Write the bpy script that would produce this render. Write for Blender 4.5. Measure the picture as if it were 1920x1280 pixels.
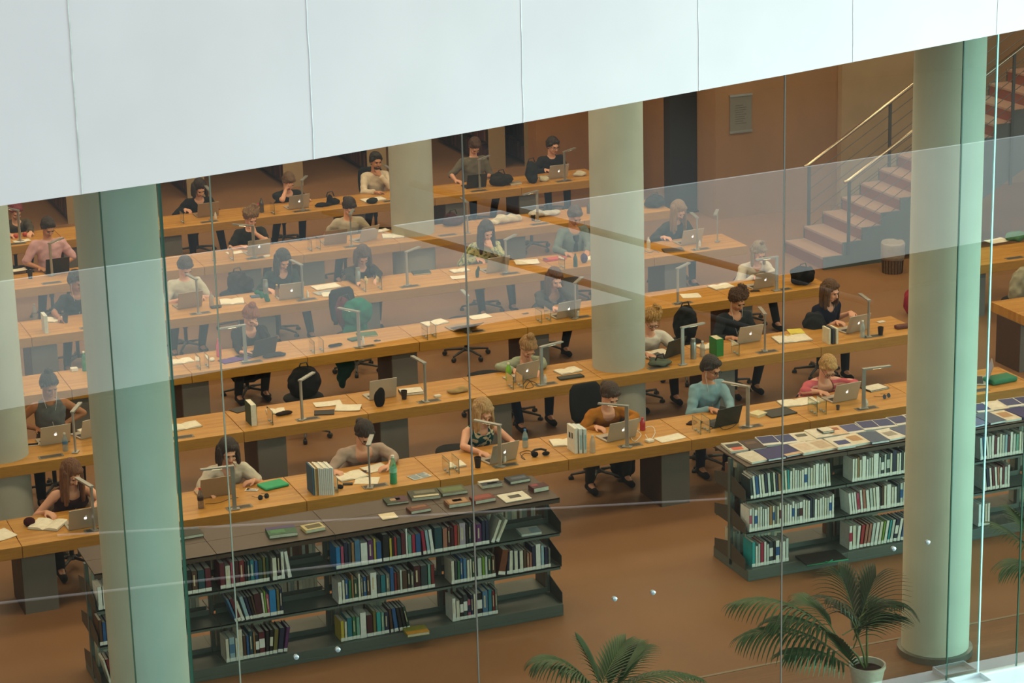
import bpy, bmesh, math, random
import numpy as np
from mathutils import Vector, Matrix, Quaternion, noise
for _o in list(bpy.data.objects): bpy.data.objects.remove(_o)
PI = math.pi
SC = bpy.context.scene
COL = SC.collection
random.seed(7)

# ---------------------------------------------------------------- camera, sky, exposure
YAW, PITCH, ROLL = 0.3772, 0.2870, -0.0261
FPX = 4544.4
CAM = Vector((-3.5359, -21.5766, 8.9173))
def _basis():
    cy, sy, cp, sp = math.cos(YAW), math.sin(YAW), math.cos(PITCH), math.sin(PITCH)
    f = Vector((sy*cp, cy*cp, -sp)); r = Vector((cy, -sy, 0)); u = r.cross(f)
    cr, sr = math.cos(ROLL), math.sin(ROLL)
    return r*cr + u*sr, u*cr - r*sr, f
RV, UV_, WV = _basis()
cam_data = bpy.data.cameras.new('camera'); cam = bpy.data.objects.new('camera', cam_data); COL.objects.link(cam)
cam.matrix_world = Matrix(((RV.x, UV_.x, -WV.x, CAM.x), (RV.y, UV_.y, -WV.y, CAM.y), (RV.z, UV_.z, -WV.z, CAM.z), (0, 0, 0, 1)))
cam_data.sensor_width = 36.0; cam_data.lens = FPX*36.0/1920.0; cam_data.clip_end = 300
SC.camera = cam
world = bpy.data.worlds.new('sky'); SC.world = world; world.use_nodes = True
bg = world.node_tree.nodes['Background']; bg.inputs[0].default_value = (0.74, 0.94, 1.0, 1); bg.inputs[1].default_value = 1.68
SC.view_settings.view_transform = 'Standard'; SC.view_settings.look = 'None'
SC.view_settings.exposure = 0.0; SC.view_settings.gamma = 1.0
WARM_W = 86.0          # watts of one ceiling light

DAY = bpy.data.lights.new('atrium_daylight', 'AREA'); DAY.shape = 'RECTANGLE'; DAY.size = 7; DAY.size_y = 6; DAY.energy = 1120; DAY.color = (.60, 1., .98); DAY.spread = math.radians(80)
_d = bpy.data.objects.new('atrium_daylight', DAY); COL.objects.link(_d); _d.location = (17, -10, 1.5); _d['kind'] = 'structure'
_d.rotation_euler = (Vector((3, -4.2, 1.0))-Vector((17, -10, 1.5))).to_track_quat('-Z', 'Y').to_euler()

def ray(px, py):
    return WV + RV*((px-960)/FPX) + UV_*((640-py)/FPX)
def AT(px, py, z=0.73):
    d = ray(px, py); return CAM + d*((z-CAM.z)/d.z)
def ATY(px, py, y):
    d = ray(px, py); return CAM + d*((y-CAM.y)/d.y)
def PX(P):
    d = Vector(P)-CAM; z = d.dot(WV); return (960+FPX*d.dot(RV)/z, 640-FPX*d.dot(UV_)/z)

# ---------------------------------------------------------------- materials
def lin(h):
    if isinstance(h, (tuple, list)): return tuple(h)[:3]
    h = h.lstrip('#'); c = [int(h[i:i+2], 16)/255 for i in (0, 2, 4)]
    return tuple(x/12.92 if x <= .04045 else ((x+.055)/1.055)**2.4 for x in c)
_MC = {}
def mat(name, col='#808080', rough=.6, metal=0., var=.0, scale=8., bump=0., stretch=(1,1,1), emit=None, es=1., alpha=1., trans=0., spec=.5, col2=None, detail=4.):
    if name in _MC: return _MC[name]
    m = bpy.data.materials.new(name); m.use_nodes = True; _MC[name] = m
    nt = m.node_tree; b = nt.nodes['Principled BSDF']; c = lin(col)
    b.inputs['Base Color'].default_value = (*c, 1); b.inputs['Roughness'].default_value = rough
    b.inputs['Metallic'].default_value = metal; b.inputs['Specular IOR Level'].default_value = spec
    if trans: b.inputs['Transmission Weight'].default_value = trans
    if alpha < 1: b.inputs['Alpha'].default_value = alpha
    if emit: b.inputs['Emission Color'].default_value = (*lin(emit), 1); b.inputs['Emission Strength'].default_value = es
    if var or bump:
        tc = nt.nodes.new('ShaderNodeTexCoord'); mp = nt.nodes.new('ShaderNodeMapping'); n = nt.nodes.new('ShaderNodeTexNoise')
        mp.inputs['Scale'].default_value = stretch; n.inputs['Scale'].default_value = scale; n.inputs['Detail'].default_value = detail
        nt.links.new(tc.outputs['Object'], mp.inputs[0]); nt.links.new(mp.outputs[0], n.inputs['Vector'])
        if var:
            r = nt.nodes.new('ShaderNodeValToRGB'); c2 = lin(col2) if col2 else tuple(min(1, x*(1+var)) for x in c)
            c1 = c if col2 else tuple(x*(1-var) for x in c)
            r.color_ramp.elements[0].position = .3; r.color_ramp.elements[1].position = .7
            r.color_ramp.elements[0].color = (*c1, 1); r.color_ramp.elements[1].color = (*c2, 1)
            nt.links.new(n.outputs['Fac'], r.inputs[0]); nt.links.new(r.outputs[0], b.inputs['Base Color'])
        if bump:
            bp = nt.nodes.new('ShaderNodeBump'); bp.inputs['Strength'].default_value = bump; bp.inputs['Distance'].default_value = .02
            nt.links.new(n.outputs['Fac'], bp.inputs['Height']); nt.links.new(bp.outputs[0], b.inputs['Normal'])
    return m
def cm(hexc, rough=.6):            # plain coloured material
    return mat('colour_'+hexc.lstrip('#')+('' if rough == .6 else '_%d' % int(rough*100)), hexc, rough, var=.10, scale=25)
def wood_mat(name, c1, c2, bw=.9, rh=.055, rough=.38):
    m = bpy.data.materials.new(name); m.use_nodes = True; nt = m.node_tree; b = nt.nodes['Principled BSDF']; _MC[name] = m
    tc = nt.nodes.new('ShaderNodeTexCoord'); br = nt.nodes.new('ShaderNodeTexBrick')
    br.inputs['Color1'].default_value = (*lin(c1), 1); br.inputs['Color2'].default_value = (*lin(c2), 1)
    br.inputs['Mortar'].default_value = (*[x*.75 for x in lin(c1)], 1); br.inputs['Scale'].default_value = 1.
    br.inputs['Mortar Size'].default_value = .0012; br.inputs['Brick Width'].default_value = bw; br.inputs['Row Height'].default_value = rh
    br.inputs['Bias'].default_value = 0.
    nt.links.new(tc.outputs['Object'], br.inputs['Vector'])
    mp = nt.nodes.new('ShaderNodeMapping'); mp.inputs['Scale'].default_value = (1.5, 22, 22)
    n = nt.nodes.new('ShaderNodeTexNoise'); n.inputs['Scale'].default_value = 3; n.inputs['Detail'].default_value = 6
    nt.links.new(tc.outputs['Object'], mp.inputs[0]); nt.links.new(mp.outputs[0], n.inputs['Vector'])
    mx = nt.nodes.new('ShaderNodeMixRGB'); mx.blend_type = 'MULTIPLY'; mx.inputs[0].default_value = .55
    nt.links.new(br.outputs['Color'], mx.inputs[1]); nt.links.new(n.outputs['Fac'], mx.inputs[2])
    nt.links.new(mx.outputs[0], b.inputs['Base Color']); b.inputs['Roughness'].default_value = rough
    return m
def glass_mat(name, tint, ior=1.5, rough=0., blend=None):
    m = bpy.data.materials.new(name); m.use_nodes = True; nt = m.node_tree; nt.nodes.clear(); _MC[name] = m
    o = nt.nodes.new('ShaderNodeOutputMaterial'); t = nt.nodes.new('ShaderNodeBsdfTransparent'); g = nt.nodes.new('ShaderNodeBsdfGlossy')
    f = nt.nodes.new('ShaderNodeFresnel'); mx = nt.nodes.new('ShaderNodeMixShader')
    t.inputs[0].default_value = (*tint, 1); g.inputs['Roughness'].default_value = rough; f.inputs['IOR'].default_value = ior
    ge = nt.nodes.new('ShaderNodeNewGeometry'); inv = nt.nodes.new('ShaderNodeMath'); inv.operation = 'SUBTRACT'; inv.inputs[0].default_value = 1.0
    ml = nt.nodes.new('ShaderNodeMath'); ml.operation = 'MULTIPLY'; m2 = nt.nodes.new('ShaderNodeMath'); m2.operation = 'MULTIPLY'; m2.inputs[1].default_value = 4.8; m2.use_clamp = True
    nt.links.new(ge.outputs['Backfacing'], inv.inputs[1]); nt.links.new(f.outputs[0], ml.inputs[0]); nt.links.new(inv.outputs[0], ml.inputs[1]); nt.links.new(ml.outputs[0], m2.inputs[0])
    nt.links.new(m2.outputs[0], mx.inputs[0]); nt.links.new(t.outputs[0], mx.inputs[1]); nt.links.new(g.outputs[0], mx.inputs[2])
    nt.links.new(mx.outputs[0], o.inputs[0]); return m

# ---------------------------------------------------------------- mesh builder
class MB:
    def __init__(s): s.v = []; s.f = []; s.m = []
    def add(s, vs, fs, mi=0, M=None):
        b = len(s.v)
        if M is not None: vs = [M @ Vector(q) for q in vs]
        s.v += [tuple(q) for q in vs]; s.f += [tuple(i+b for i in q) for q in fs]; s.m += [mi]*len(fs); return s
    def box(s, x0, x1, y0, y1, z0, z1, mi=0, M=None):
        vs = [(x, y, z) for x in (x0, x1) for y in (y0, y1) for z in (z0, z1)]
        return s.add(vs, [(0,1,3,2),(4,6,7,5),(0,4,5,1),(2,3,7,6),(0,2,6,4),(1,5,7,3)], mi, M)
    def prism(s, poly, z0, z1, mi=0, M=None):       # poly counter-clockwise in xy
        n = len(poly); vs = [(x, y, z0) for x, y in poly]+[(x, y, z1) for x, y in poly]
        fs = [tuple(range(n))[::-1], tuple(range(n, 2*n))]+[(i, (i+1) % n, n+(i+1) % n, n+i) for i in range(n)]
        return s.add(vs, fs, mi, M)
    def lathe(s, prof, n=20, mi=0, M=None):         # prof [(r,z)] closed at ends if r==0
        vs = []; fs = []
        for r, z in prof:
            for i in range(n): a = 2*PI*i/n; vs.append((r*math.cos(a), r*math.sin(a), z))
        for k in range(len(prof)-1):
            for i in range(n):
                j = (i+1) % n; fs.append((k*n+i, k*n+j, (k+1)*n+j, (k+1)*n+i))
        fs.append(tuple(range(n))[::-1]); fs.append(tuple(range((len(prof)-1)*n, len(prof)*n)))
        return s.add(vs, fs, mi, M)
    def tube(s, pts, rad, n=8, mi=0, M=None, caps=True):
        pts = [Vector(q) for q in pts]; rr = rad if isinstance(rad, (list, tuple)) else [rad]*len(pts)
        vs = []; fs = []; up = None
        for k, P in enumerate(pts):
            t = (pts[min(k+1, len(pts)-1)]-pts[max(k-1, 0)])
            if t.length < 1e-9: t = Vector((0, 0, 1))
            t.normalize()
            if up is None: up = t.orthogonal().normalized()
            else:
                up = up - t*up.dot(t)
                up = up.normalized() if up.length > 1e-6 else t.orthogonal().normalized()
            w = t.cross(up)
            for i in range(n):
                a = 2*PI*i/n; vs.append(P+(up*math.cos(a)+w*math.sin(a))*rr[k])
        for k in range(len(pts)-1):
            for i in range(n):
                j = (i+1) % n; fs.append((k*n+i, k*n+j, (k+1)*n+j, (k+1)*n+i))
        if caps: fs.append(tuple(range(n))[::-1]); fs.append(tuple(range((len(pts)-1)*n, len(pts)*n)))
        return s.add(vs, fs, mi, M)
    def ell(s, c, r, M=None, mi=0, n=14, m=9, R=None):
        vs = []; fs = []; c = Vector(c)
        for k in range(m+1):
            th = PI*k/m
            for i in range(n):
                a = 2*PI*i/n; q = Vector((r[0]*math.sin(th)*math.cos(a), r[1]*math.sin(th)*math.sin(a), -r[2]*math.cos(th)))
                if R is not None: q = R @ q
                vs.append(c+q)
        for k in range(m):
            for i in range(n):
                j = (i+1) % n; fs.append((k*n+i, k*n+j, (k+1)*n+j, (k+1)*n+i))
        return s.add(vs, fs, mi, M)
    def cone(s, a, ra, b, rb, M=None, mi=0, n=12):   # tube with round ends
        a = Vector(a); b = Vector(b); t = (b-a); L = t.length
        if L < 1e-6: return s.ell(a, (ra,)*3, M, mi)
        t /= L; P = []; R = []
        for q in (-90, -55, -25): P.append(a+t*ra*math.sin(math.radians(q))); R.append(max(1e-4, ra*math.cos(math.radians(q))))
        P.append(a); R.append(ra); P.append(b); R.append(rb)
        for q in (25, 55, 90): P.append(b+t*rb*math.sin(math.radians(q))); R.append(max(1e-4, rb*math.cos(math.radians(q))))
        return s.tube(P, R, n, mi, M)
    def mesh(s, name, mats, smooth=False):
        me = bpy.data.meshes.new(name); me.from_pydata(s.v, [], s.f)
        for m in (mats if isinstance(mats, (list, tuple)) else [mats]): me.materials.append(m)
        me.polygons.foreach_set('material_index', s.m)
        bm = bmesh.new(); bm.from_mesh(me); bmesh.ops.recalc_face_normals(bm, faces=bm.faces); bm.to_mesh(me); bm.free()
        if smooth: me.polygons.foreach_set('use_smooth', [True]*len(me.polygons))
        return me
    def obj(s, name, mats, parent=None, smooth=False, bevel=0., loc=None, rz=None):
        o = bpy.data.objects.new(name, s.mesh(name, mats, smooth)); COL.objects.link(o)
        if parent is not None: o.parent = parent
        if loc is not None: o.location = loc
        if rz is not None: o.rotation_euler = (0, 0, rz)
        if bevel:
            b = o.modifiers.new('bevel', 'BEVEL'); b.width = bevel; b.segments = 2; b.limit_method = 'ANGLE'
        return o
def auto_smooth(o, ang=40):
    me = o.data; me.polygons.foreach_set('use_smooth', [True]*len(me.polygons)); me.set_sharp_from_angle(angle=math.radians(ang)); return o
def remesh(mb, name, mats, voxel=.008, smooth=4, parent=None, post=None):
    me = bpy.data.meshes.new('tmp'); me.from_pydata(mb.v, [], mb.f); me.update()
    bm = bmesh.new(); bm.from_mesh(me); bmesh.ops.recalc_face_normals(bm, faces=bm.faces); bm.to_mesh(me); bm.free()
    t = bpy.data.objects.new('tmp', me); COL.objects.link(t)
    r = t.modifiers.new('r', 'REMESH'); r.mode = 'VOXEL'; r.voxel_size = voxel
    if smooth: q = t.modifiers.new('s', 'SMOOTH'); q.factor = .5; q.iterations = smooth
    dg = bpy.context.evaluated_depsgraph_get(); ev = t.evaluated_get(dg); m2 = bpy.data.meshes.new_from_object(ev)
    bpy.data.objects.remove(t); bpy.data.meshes.remove(me)
    m2.name = name; m2.materials.clear()
    for m in (mats if isinstance(mats, (list, tuple)) else [mats]): m2.materials.append(m)
    if post: post(m2)
    m2.polygons.foreach_set('use_smooth', [True]*len(m2.polygons))
    o = bpy.data.objects.new(name, m2); COL.objects.link(o)
    if parent is not None: o.parent = parent
    return o

# ---------------------------------------------------------------- object bookkeeping
TAGS = []
def tag(o, label, cat, group=None, kind=None):
    o['label'] = label; o['category'] = cat
    if group: o['group'] = group
    if kind: o['kind'] = kind
    TAGS.append(o); return o
def thing(name, label, cat, loc=(0, 0, 0), rz=0, group=None):
    o = bpy.data.objects.new(name, None); COL.objects.link(o); o.location = loc; o.rotation_euler = (0, 0, rz)
    o.empty_display_size = .05
    return tag(o, label, cat, group)
def struct(o):
    o['kind'] = 'structure'; return o
def copy_tree(o, label=None, loc=None, rz=None, parent=None):
    c = o.copy(); COL.objects.link(c)
    if parent is not None: c.parent = parent; c.matrix_parent_inverse = o.matrix_parent_inverse
    for ch in list(o.children): copy_tree(ch, parent=c)
    if loc is not None: c.location = loc
    if rz is not None: c.rotation_euler = (0, 0, rz)
    if label: c['label'] = label; TAGS.append(c)
    return c
ZT = .73
ROWY = {1: 0.0, 2: 2.3532, 3: 4.6918, 4: 7.0333, 5: 9.3989, 6: 11.7808}
SHIFT = {1: 0.0, 2: .036, 3: .08, 4: .09, 5: .1, 6: .1}
RN = {1: 'front row', 2: 'second row', 3: 'third row', 4: 'fourth row', 5: 'fifth row', 6: 'back row'}
SEG = 1.4; DEP = .782
PEOPLE_X = {}                      # row -> [(x, short description)]
def where(row, x):
    L = sorted(PEOPLE_X.get(row, []))
    if not L: return RN[row]
    d, s = min((abs(a-x), n) for a, n in L)
    if d < .75: return 'before the '+s
    lf = [n for a, n in L if a < x]; rt = [n for a, n in L if a > x]
    if lf and rt:
        return 'between '+lf[-1]+' and '+rt[0]
    return ('right of the '+lf[-1]) if lf else ('left of the '+rt[0])
# ---------------------------------------------------------------- setting
M_WOOD = wood_mat('beech_worktop', '#E2A64A', '#C88934')
M_CONC = mat('pillar_concrete', '#B0B2A8', .75, var=.07, scale=2.2, bump=.08, detail=8)
M_FASC = mat('white_concrete', '#CBBAB6', .85, var=.03, scale=1.7, bump=.05, detail=9)
M_SEAM = mat('concrete_seam', '#D8D8D4', .9, var=.1, scale=20)
M_FLOOR = mat('ochre_linoleum', '#85603F', .5, var=.07, scale=.9, detail=6, spec=.35)
M_PLANK = wood_mat('oak_plank_floor', '#96693F', '#8A5F38', 1.6, .12, .5)
M_WALL = mat('tan_concrete_wall', '#97704A', .8, var=.12, scale=1.3, stretch=(1, 1, .25), detail=6)
M_GREY = mat('grey_steel_panel', '#6E6E6A', .5, metal=.0, var=.04, scale=5)
M_SHELF = mat('grey_shelf_steel', '#55615D', .45, var=.04, scale=4, spec=.5)
M_ALU = mat('brushed_aluminium', '#A9ABA8', .35, metal=.6, var=.04, scale=10)
M_DARK = mat('black_plastic', '#17181A', .5)
M_STEEL = mat('polished_steel', '#C9B79A', .22, metal=1.)
M_GLASS = glass_mat('facade_glass', (.895, .90, .84), 1.62)
M_GLASSN = glass_mat('facade_glass_green', (.88, 1.0, 1.0), 1.62)
M_CLEAR = glass_mat('clear_glass', (.86, .95, .90), 1.5)
M_EDGE = mat('green_glass_edge', '#2E4A3A', .3)
M_EDGE2 = mat('bright_glass_edge', '#BFE6DA', .3)

b = MB(); b.box(-9, 28, -3.92, 30, -.3, 0); struct(b.obj('floor', M_FLOOR))
b = MB(); b.box(-9, 28, -5.02, -3.92, -.3, 0); struct(b.obj('floor_planks', M_PLANK))
b = MB(); b.box(-9, 28, -3.935, -3.905, 0, .004); struct(b.obj('trim_1', mat('floor_joint_metal', '#8C7F6C', .5)))
b = MB(); b.box(-9, 28, -5.0, 30, 5.9, 6.3); struct(b.obj('ceiling', mat('ceiling_paint', '#CFC4B2', .9)))
# sill of the glass front
b = MB(); b.box(-9, 28, -5.25, -4.99, -.3, .035)
b.box(-9, 28, -5.0, -4.94, 0, .05); struct(b.obj('trim_2', mat('sill_metal', '#C8CDCB', .45, metal=.3)))
# parapet curving in plan, its slab and vertical joints
FC = [(-6.5, -8.25), (-2.43, -7.8), (-1.21, -7.66), (-.12, -7.5), (.85, -7.30), (1.94, -7.01), (3.28, -6.62), (4.76, -6.18), (6.0, -5.78), (7.33, -5.35), (9.98, -4.44), (13, -3.4)]
b = MB(); n = len(FC)
for (z0, z1, d) in ((5.75, 8.35, .32),):
    vs = [(x, y, z) for z in (z0, z1) for x, y in FC]+[(x, y+d, z) for z in (z0, z1) for x, y in FC]
    fs = []
    for i in range(n-1):
        fs += [(i, i+1, n+i+1, n+i), (2*n+i, 3*n+i, 3*n+i+1, 2*n+i+1), (n+i, n+i+1, 3*n+i+1, 3*n+i), (i, 2*n+i, 2*n+i+1, i+1)]
    fs += [(0, n, 3*n, 2*n), (n-1, 3*n-1, 4*n-1, 2*n-1)]
    b.add(vs, fs)
fo = b.obj('wall_front', M_FASC); auto_smooth(fo, 30); struct(fo)
b = MB(); P = [(x, y+.3) for x, y in FC]
b.prism(P+[(13, 2), (-6.5, 2)], 6.31, 6.6); struct(b.obj('balcony_slab', M_FASC))
def fy(x):
    for (a, ya), (c, yc) in zip(FC, FC[1:]):
        if a <= x <= c: return ya+(yc-ya)*(x-a)/(c-a)
for k, x in enumerate((-.71, .82, 2.41, 3.93, 5.43, 7.0)):
    b = MB(); w = .0022
    pts = []; zz = 5.75
    random.seed(k)
    jit = 0.
    while zz < 8.34:
        jit += random.uniform(-.003, .003); pts.append((x+jit, zz)); zz += .09
    for (xa, za), (xb, zb) in zip(pts, pts[1:]):
        ww = w*(1. if k else 1.7)
        b.add([(xa-ww, fy(xa-ww)-.004, za), (xa+ww, fy(xa+ww)-.004, za), (xb+ww, fy(xb+ww)-.004, zb), (xb-ww, fy(xb-ww)-.004, zb),
               (xa-ww, fy(xa-ww)+.01, za), (xa+ww, fy(xa+ww)+.01, za), (xb+ww, fy(xb+ww)+.01, zb), (xb-ww, fy(xb-ww)+.01, zb)],
              [(0, 1, 2, 3), (4, 7, 6, 5), (0, 4, 5, 1), (1, 5, 6, 2), (2, 6, 7, 3), (3, 7, 4, 0)])
    struct(b.obj('trim_%d' % (k+3), mat('joint_stain', '#C0BCB2', .9, var=.2, scale=12) if k == 0 else M_SEAM))
# glass front
JX = [-6, -2.75, -.06, .37, .74, 2.68, 5.39, 7.01, 7.33, 7.72, 10.4, 13.1, 16]
for k, (a, c) in enumerate(zip(JX, JX[1:])):
    nar = (a, c) in ((-.06, .37), (7.01, 7.33))
    b = MB(); b.box(a+.006, c-.006, -4.985, -4.965, .03, 5.9); struct(b.obj('window_%d' % (k+1), M_GLASSN if nar else M_GLASS))
for k, x in enumerate(JX[1:-1]):
    w, m = {-.06: (.004, M_EDGE), .37: (.012, M_EDGE), .74: (.003, mat('joint_pale', '#7F8A7E', .4)), 7.01: (.004, M_EDGE), 7.33: (.006, M_EDGE2), 7.72: (.005, M_EDGE)}.get(x, (.0035, mat('joint_silicone', '#6A5E58', .4)))
    b = MB(); b.box(x-w, x+w, -4.982, -4.968, .03, 5.9); struct(b.obj('window_joint', m))
# round steel fittings on the panes
nf = 0
for px, py in ((555, 1231), (633, 1217), (1152, 1122), (1224, 1110), (1675, 1028), (1739, 1016)):
    p_ = ATY(px, py, -4.98); d = MB(); X = Matrix.Translation((0, 0, 0)) @ Matrix.Rotation(PI/2, 4, 'X')
    d.lathe([(.001, -.018), (.014, -.018), (.019, -.014), (.019, -.006), (.010, -.006), (.010, .006), (.019, .006), (.019, .014), (.014, .018), (.001, .018)], 18, 0, X)
    nf += 1
    o = d.obj('glass_fitting', M_ALU, loc=p_); auto_smooth(o)
    tag(o, 'small round steel fitting on glass, %s of %s pair' % ('left' if nf % 2 else 'right', ('left-hand', 'middle', 'right-hand')[(nf-1)//2]), 'glass fitting', 'round steel fittings on the glass front')
# pillars
def pillar(x, y, r, ring, lab, z0=0.):
    t = thing('concrete_pillar', lab, 'pillar', (x, y, 0))
    b = MB(); b.lathe([(r, z0), (r, 5.9)], 64); auto_smooth(b.obj('shaft', mat('front_pillar_concrete', '#CFD0BE', .75, var=.06, scale=2.2, bump=.08, detail=8) if ring else M_CONC, t))
    if ring:
        b = MB(); b.lathe([(r, .0), (r+.035, .0), (r+.035, .06), (r, .065)], 64); auto_smooth(b.obj('base_ring', mat('ring_steel', '#7F7F76', .35, metal=.5), t))
pillar(.20, -4.28, .305, True, 'round concrete pillar in front at left, its foot below the frame')
pillar(7.31, -4.30, .300, True, 'round concrete pillar in front at right with steel foot ring')
pillar(.30, 2.76, .305, False, 'pale pillar cut by left picture edge, standing through second desk row')
pillar(7.42, 2.76, .305, False, 'pale pillar in the middle standing through second desk row')
pillar(7.48, 9.92, .305, False, 'pale pillar farther back standing through fifth desk row')
# back walls
b = MB(); b.box(12.92, 28, 11.25, 11.65, 0, 5.9); struct(b.obj('wall_right', M_WALL))
b = MB(); b.box(12.92, 13.2, 11.65, 14.2, 0, 5.9); struct(b.obj('wall_return', M_WALL))
b = MB(); b.box(11.05, 12.92, 13.95, 14.3, 0, 5.9); struct(b.obj('wall_back', mat('orange_plaster_wall', '#8C5E33', .85, var=.08, scale=2)))
b = MB(); b.box(-9, 28, 29.6, 30, 0, 5.9); struct(b.obj('wall_far', mat('orange_plaster_wall')))
b = MB(); b.box(-9.2, -9, -5, 30, 0, 5.9); struct(b.obj('wall_left', mat('orange_plaster_wall')))
# shallow pilaster and dark recess behind the stair
b = MB(); b.box(15.05, 16.6, 11.12, 11.25, 0, 5.9); struct(b.obj('wall_panel', mat('pale_wall_panel', '#A58A66', .8, var=.08, scale=2)))
t = thing('display_column', 'tall black column standing before the brown back wall', 'column', (12.68, 12.0, 0))
b = MB(); b.box(-.23, .23, -.12, .12, 0, 2.9); b.obj('body', M_DARK, t, bevel=.01)
b = MB(); b.box(-.27, .27, -.16, .16, 0, .03); b.obj('base_plate', M_DARK, t)
# notice holder on the wall
t = thing('notice_frame', 'grey framed notice on the tan back wall right of black column', 'notice board', (13.345, 11.24, 1.64))
b = MB(); b.box(-.185, .185, -.012, 0, -.29, .29); b.obj('backing', mat('notice_grey', '#77736A', .5, var=.05, scale=5), t)
b = MB(); b.box(-.195, .195, -.03, 0, .27, .30); b.obj('clamp_rail', M_ALU, t)
b = MB(); b.box(-.195, .195, -.03, 0, -.30, -.27); b.obj('clamp_rail', M_ALU, t)
b = MB()
for q in range(9): b.box(-.1, random.uniform(.02, .1), -.0135, -.012, .12-q*.035, .13-q*.035)
b.obj('printed_lines', mat('notice_ink', '#55524B', .7), t)
# stair
t = thing('staircase', 'stone-tread staircase with grey steel side rising right beside tan wall', 'staircase', (12.92, 7.85, 0))
M_ST = mat('red_brown_terrazzo', '#A08170', .5, var=.1, scale=30); M_RI = mat('brick_red_riser', '#7C4430', .6, var=.08, scale=15)
NS = 15; RUN = .31; RI = .183; SW = 1.12
for k in range(NS):
    b = MB(); b.box(k*RUN-.01, (k+1)*RUN+.02, 0, SW, RI*(k+1)-.035, RI*(k+1)); o = b.obj('tread', M_ST, t, bevel=.004)
    b = MB(); b.box(k*RUN, k*RUN+.02, .01, SW-.01, RI*k, RI*(k+1)-.035); b.obj('riser', M_RI, t)
prof = [(0, 0)]
for k in range(NS): prof += [(k*RUN, RI*(k+1)), ((k+1)*RUN, RI*(k+1))]
prof += [(NS*RUN, RI*NS-.9), (1.2, 0)]
X = Matrix.Rotation(PI/2, 4, 'X')
for yy in (0.0, SW+.03):
    b = MB(); b.prism(prof, -yy, -yy+.03, 0, X); b.obj('stringer', mat('blue_grey_steel', '#4C5350', .45, var=.03, scale=3), t)
# railings
rl = thing('stair_railing', 'front steel stair railing with round handrail, nearer of the two', 'railing', (12.92, 7.80, 0))
def railing(t, y):
    b = MB(); s = RI/RUN
    A = Vector((.36, y, 1.27)); B = Vector((4.6, y, 1.27+4.24*s))
    b.tube([A+Vector((-.06, 0, -.02)), A, B], .026, 12); b.obj('handrail', M_STEEL, t, smooth=True)
    for k, x in enumerate((.38, 1.72, 3.06, 4.4)):
        b = MB(); b.box(x-.022, x+.022, y-.012, y+.012, RI*(int(x/RUN)+1)*(1 if y > 0 else .5), 1.25+(x-.36)*s); b.obj('post', mat('post_steel', '#4A4B48', .4, metal=.4), t)
    for q in range(5):
        b = MB(); h = 1.08-q*.19
        b.tube([(.38, y, h+.02*s), (4.5, y, h+4.14*s)], .006, 6); b.obj('infill_rod', mat('post_steel'), t)
railing(rl, 0)
rl = thing('stair_railing', 'rear steel stair railing on the wall side, farther of the two', 'railing', (12.92, 7.80, 0)); railing(rl, 1.17)
# litter bin
t = thing('litter_bin', 'round wire litter bin with clear bag beside the stair foot', 'litter bin', (13.72, 7.28, 0))
b = MB(); b.lathe([(.13, 0), (.14, .0), (.16, .42), (.155, .42), (.135, .01), (.001, .01)], 24); auto_smooth(b.obj('body', mat('bin_mesh', '#6A5646', .5, metal=.3, var=.3, scale=60), t))
for q in range(20):
    a = 2*PI*q/20; b = MB() if q == 0 else b; b.tube([(.142*math.cos(a), .142*math.sin(a), 0), (.163*math.cos(a), .163*math.sin(a), .42)], .004, 5)
b.obj('wires', mat('bin_wire', '#3B322B', .4, metal=.6), t)
b = MB()
prof = [(.166, .20), (.172, .26), (.168, .33), (.174, .42), (.16, .445), (.14, .40)]
b.lathe(prof, 32); o = b.obj('bin_bag', mat('clear_bag', '#B9AC9E', .3, alpha=.55, bump=.5, var=.1, scale=25), t, smooth=True)
for v in o.data.vertices:
    v.co.x *= 1+.06*noise.noise(v.co*22); v.co.y *= 1+.06*noise.noise(v.co*19+Vector((3, 1, 2))); v.co.z += .02*noise.noise(v.co*15)
# ---------------- across the atrium: parapet, lower ledge and the moving stair rail (seen only as reflections)
def refl_at(px, py, Y, yg=-4.975):
    d = ray(px, py); t_ = (yg-CAM.y)/d.y; P_ = CAM+d*t_; d2 = Vector((d.x, -d.y, d.z)); return P_+d2*((Y-P_.y)/d2.y)
b = MB()
xs = [(-2, -.02, -2.0), (2, .04, -1.87), (10, .22, -1.55), (17.4, .40, -1.34), (24, .56, -1.15)]
vs = []; fs = []
for x, zt, zb in xs: vs += [(x, -22.5, zb), (x, -22.5, zt), (x, -22.56, zt), (x, -22.56, zb)]
for i in range(len(xs)-1):
    for j in range(4): k = (j+1) % 4; fs.append((4*i+j, 4*i+k, 4*i+4+k, 4*i+4+j))
fs += [(0, 1, 2, 3), tuple(4*(len(xs)-1)+q for q in (3, 2, 1, 0))]
b.add(vs, fs); struct(b.obj('wall_opposite', mat('white_parapet', '#F4F1EC', .8, var=.02, scale=2)))
b = MB(); b.box(-15, 30, -32, -22.9, -.6, -.3); struct(b.obj('floor_opposite', mat('dark_lobby', '#3A3530', .7)))
b = MB(); b.box(-15, 30, -32.2, -32, -9, 2.6); struct(b.obj('wall_opposite_rear', mat('dark_lobby')))
b = MB(); b.box(-15, 30, -32, -5.3, -9.3, -9); struct(b.obj('floor_atrium', mat('atrium_floor', '#4A4238', .7)))
b = MB(); b.box(-15, 30, -5.25, -5.0, -9, -.3); struct(b.obj('wall_below', mat('atrium_wall_low', '#6E6A62', .8)))
b = MB(); b.box(-15, 30, -23.2, -23, -9, -2.1); struct(b.obj('wall_opposite_low', mat('dark_lobby')))
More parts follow.
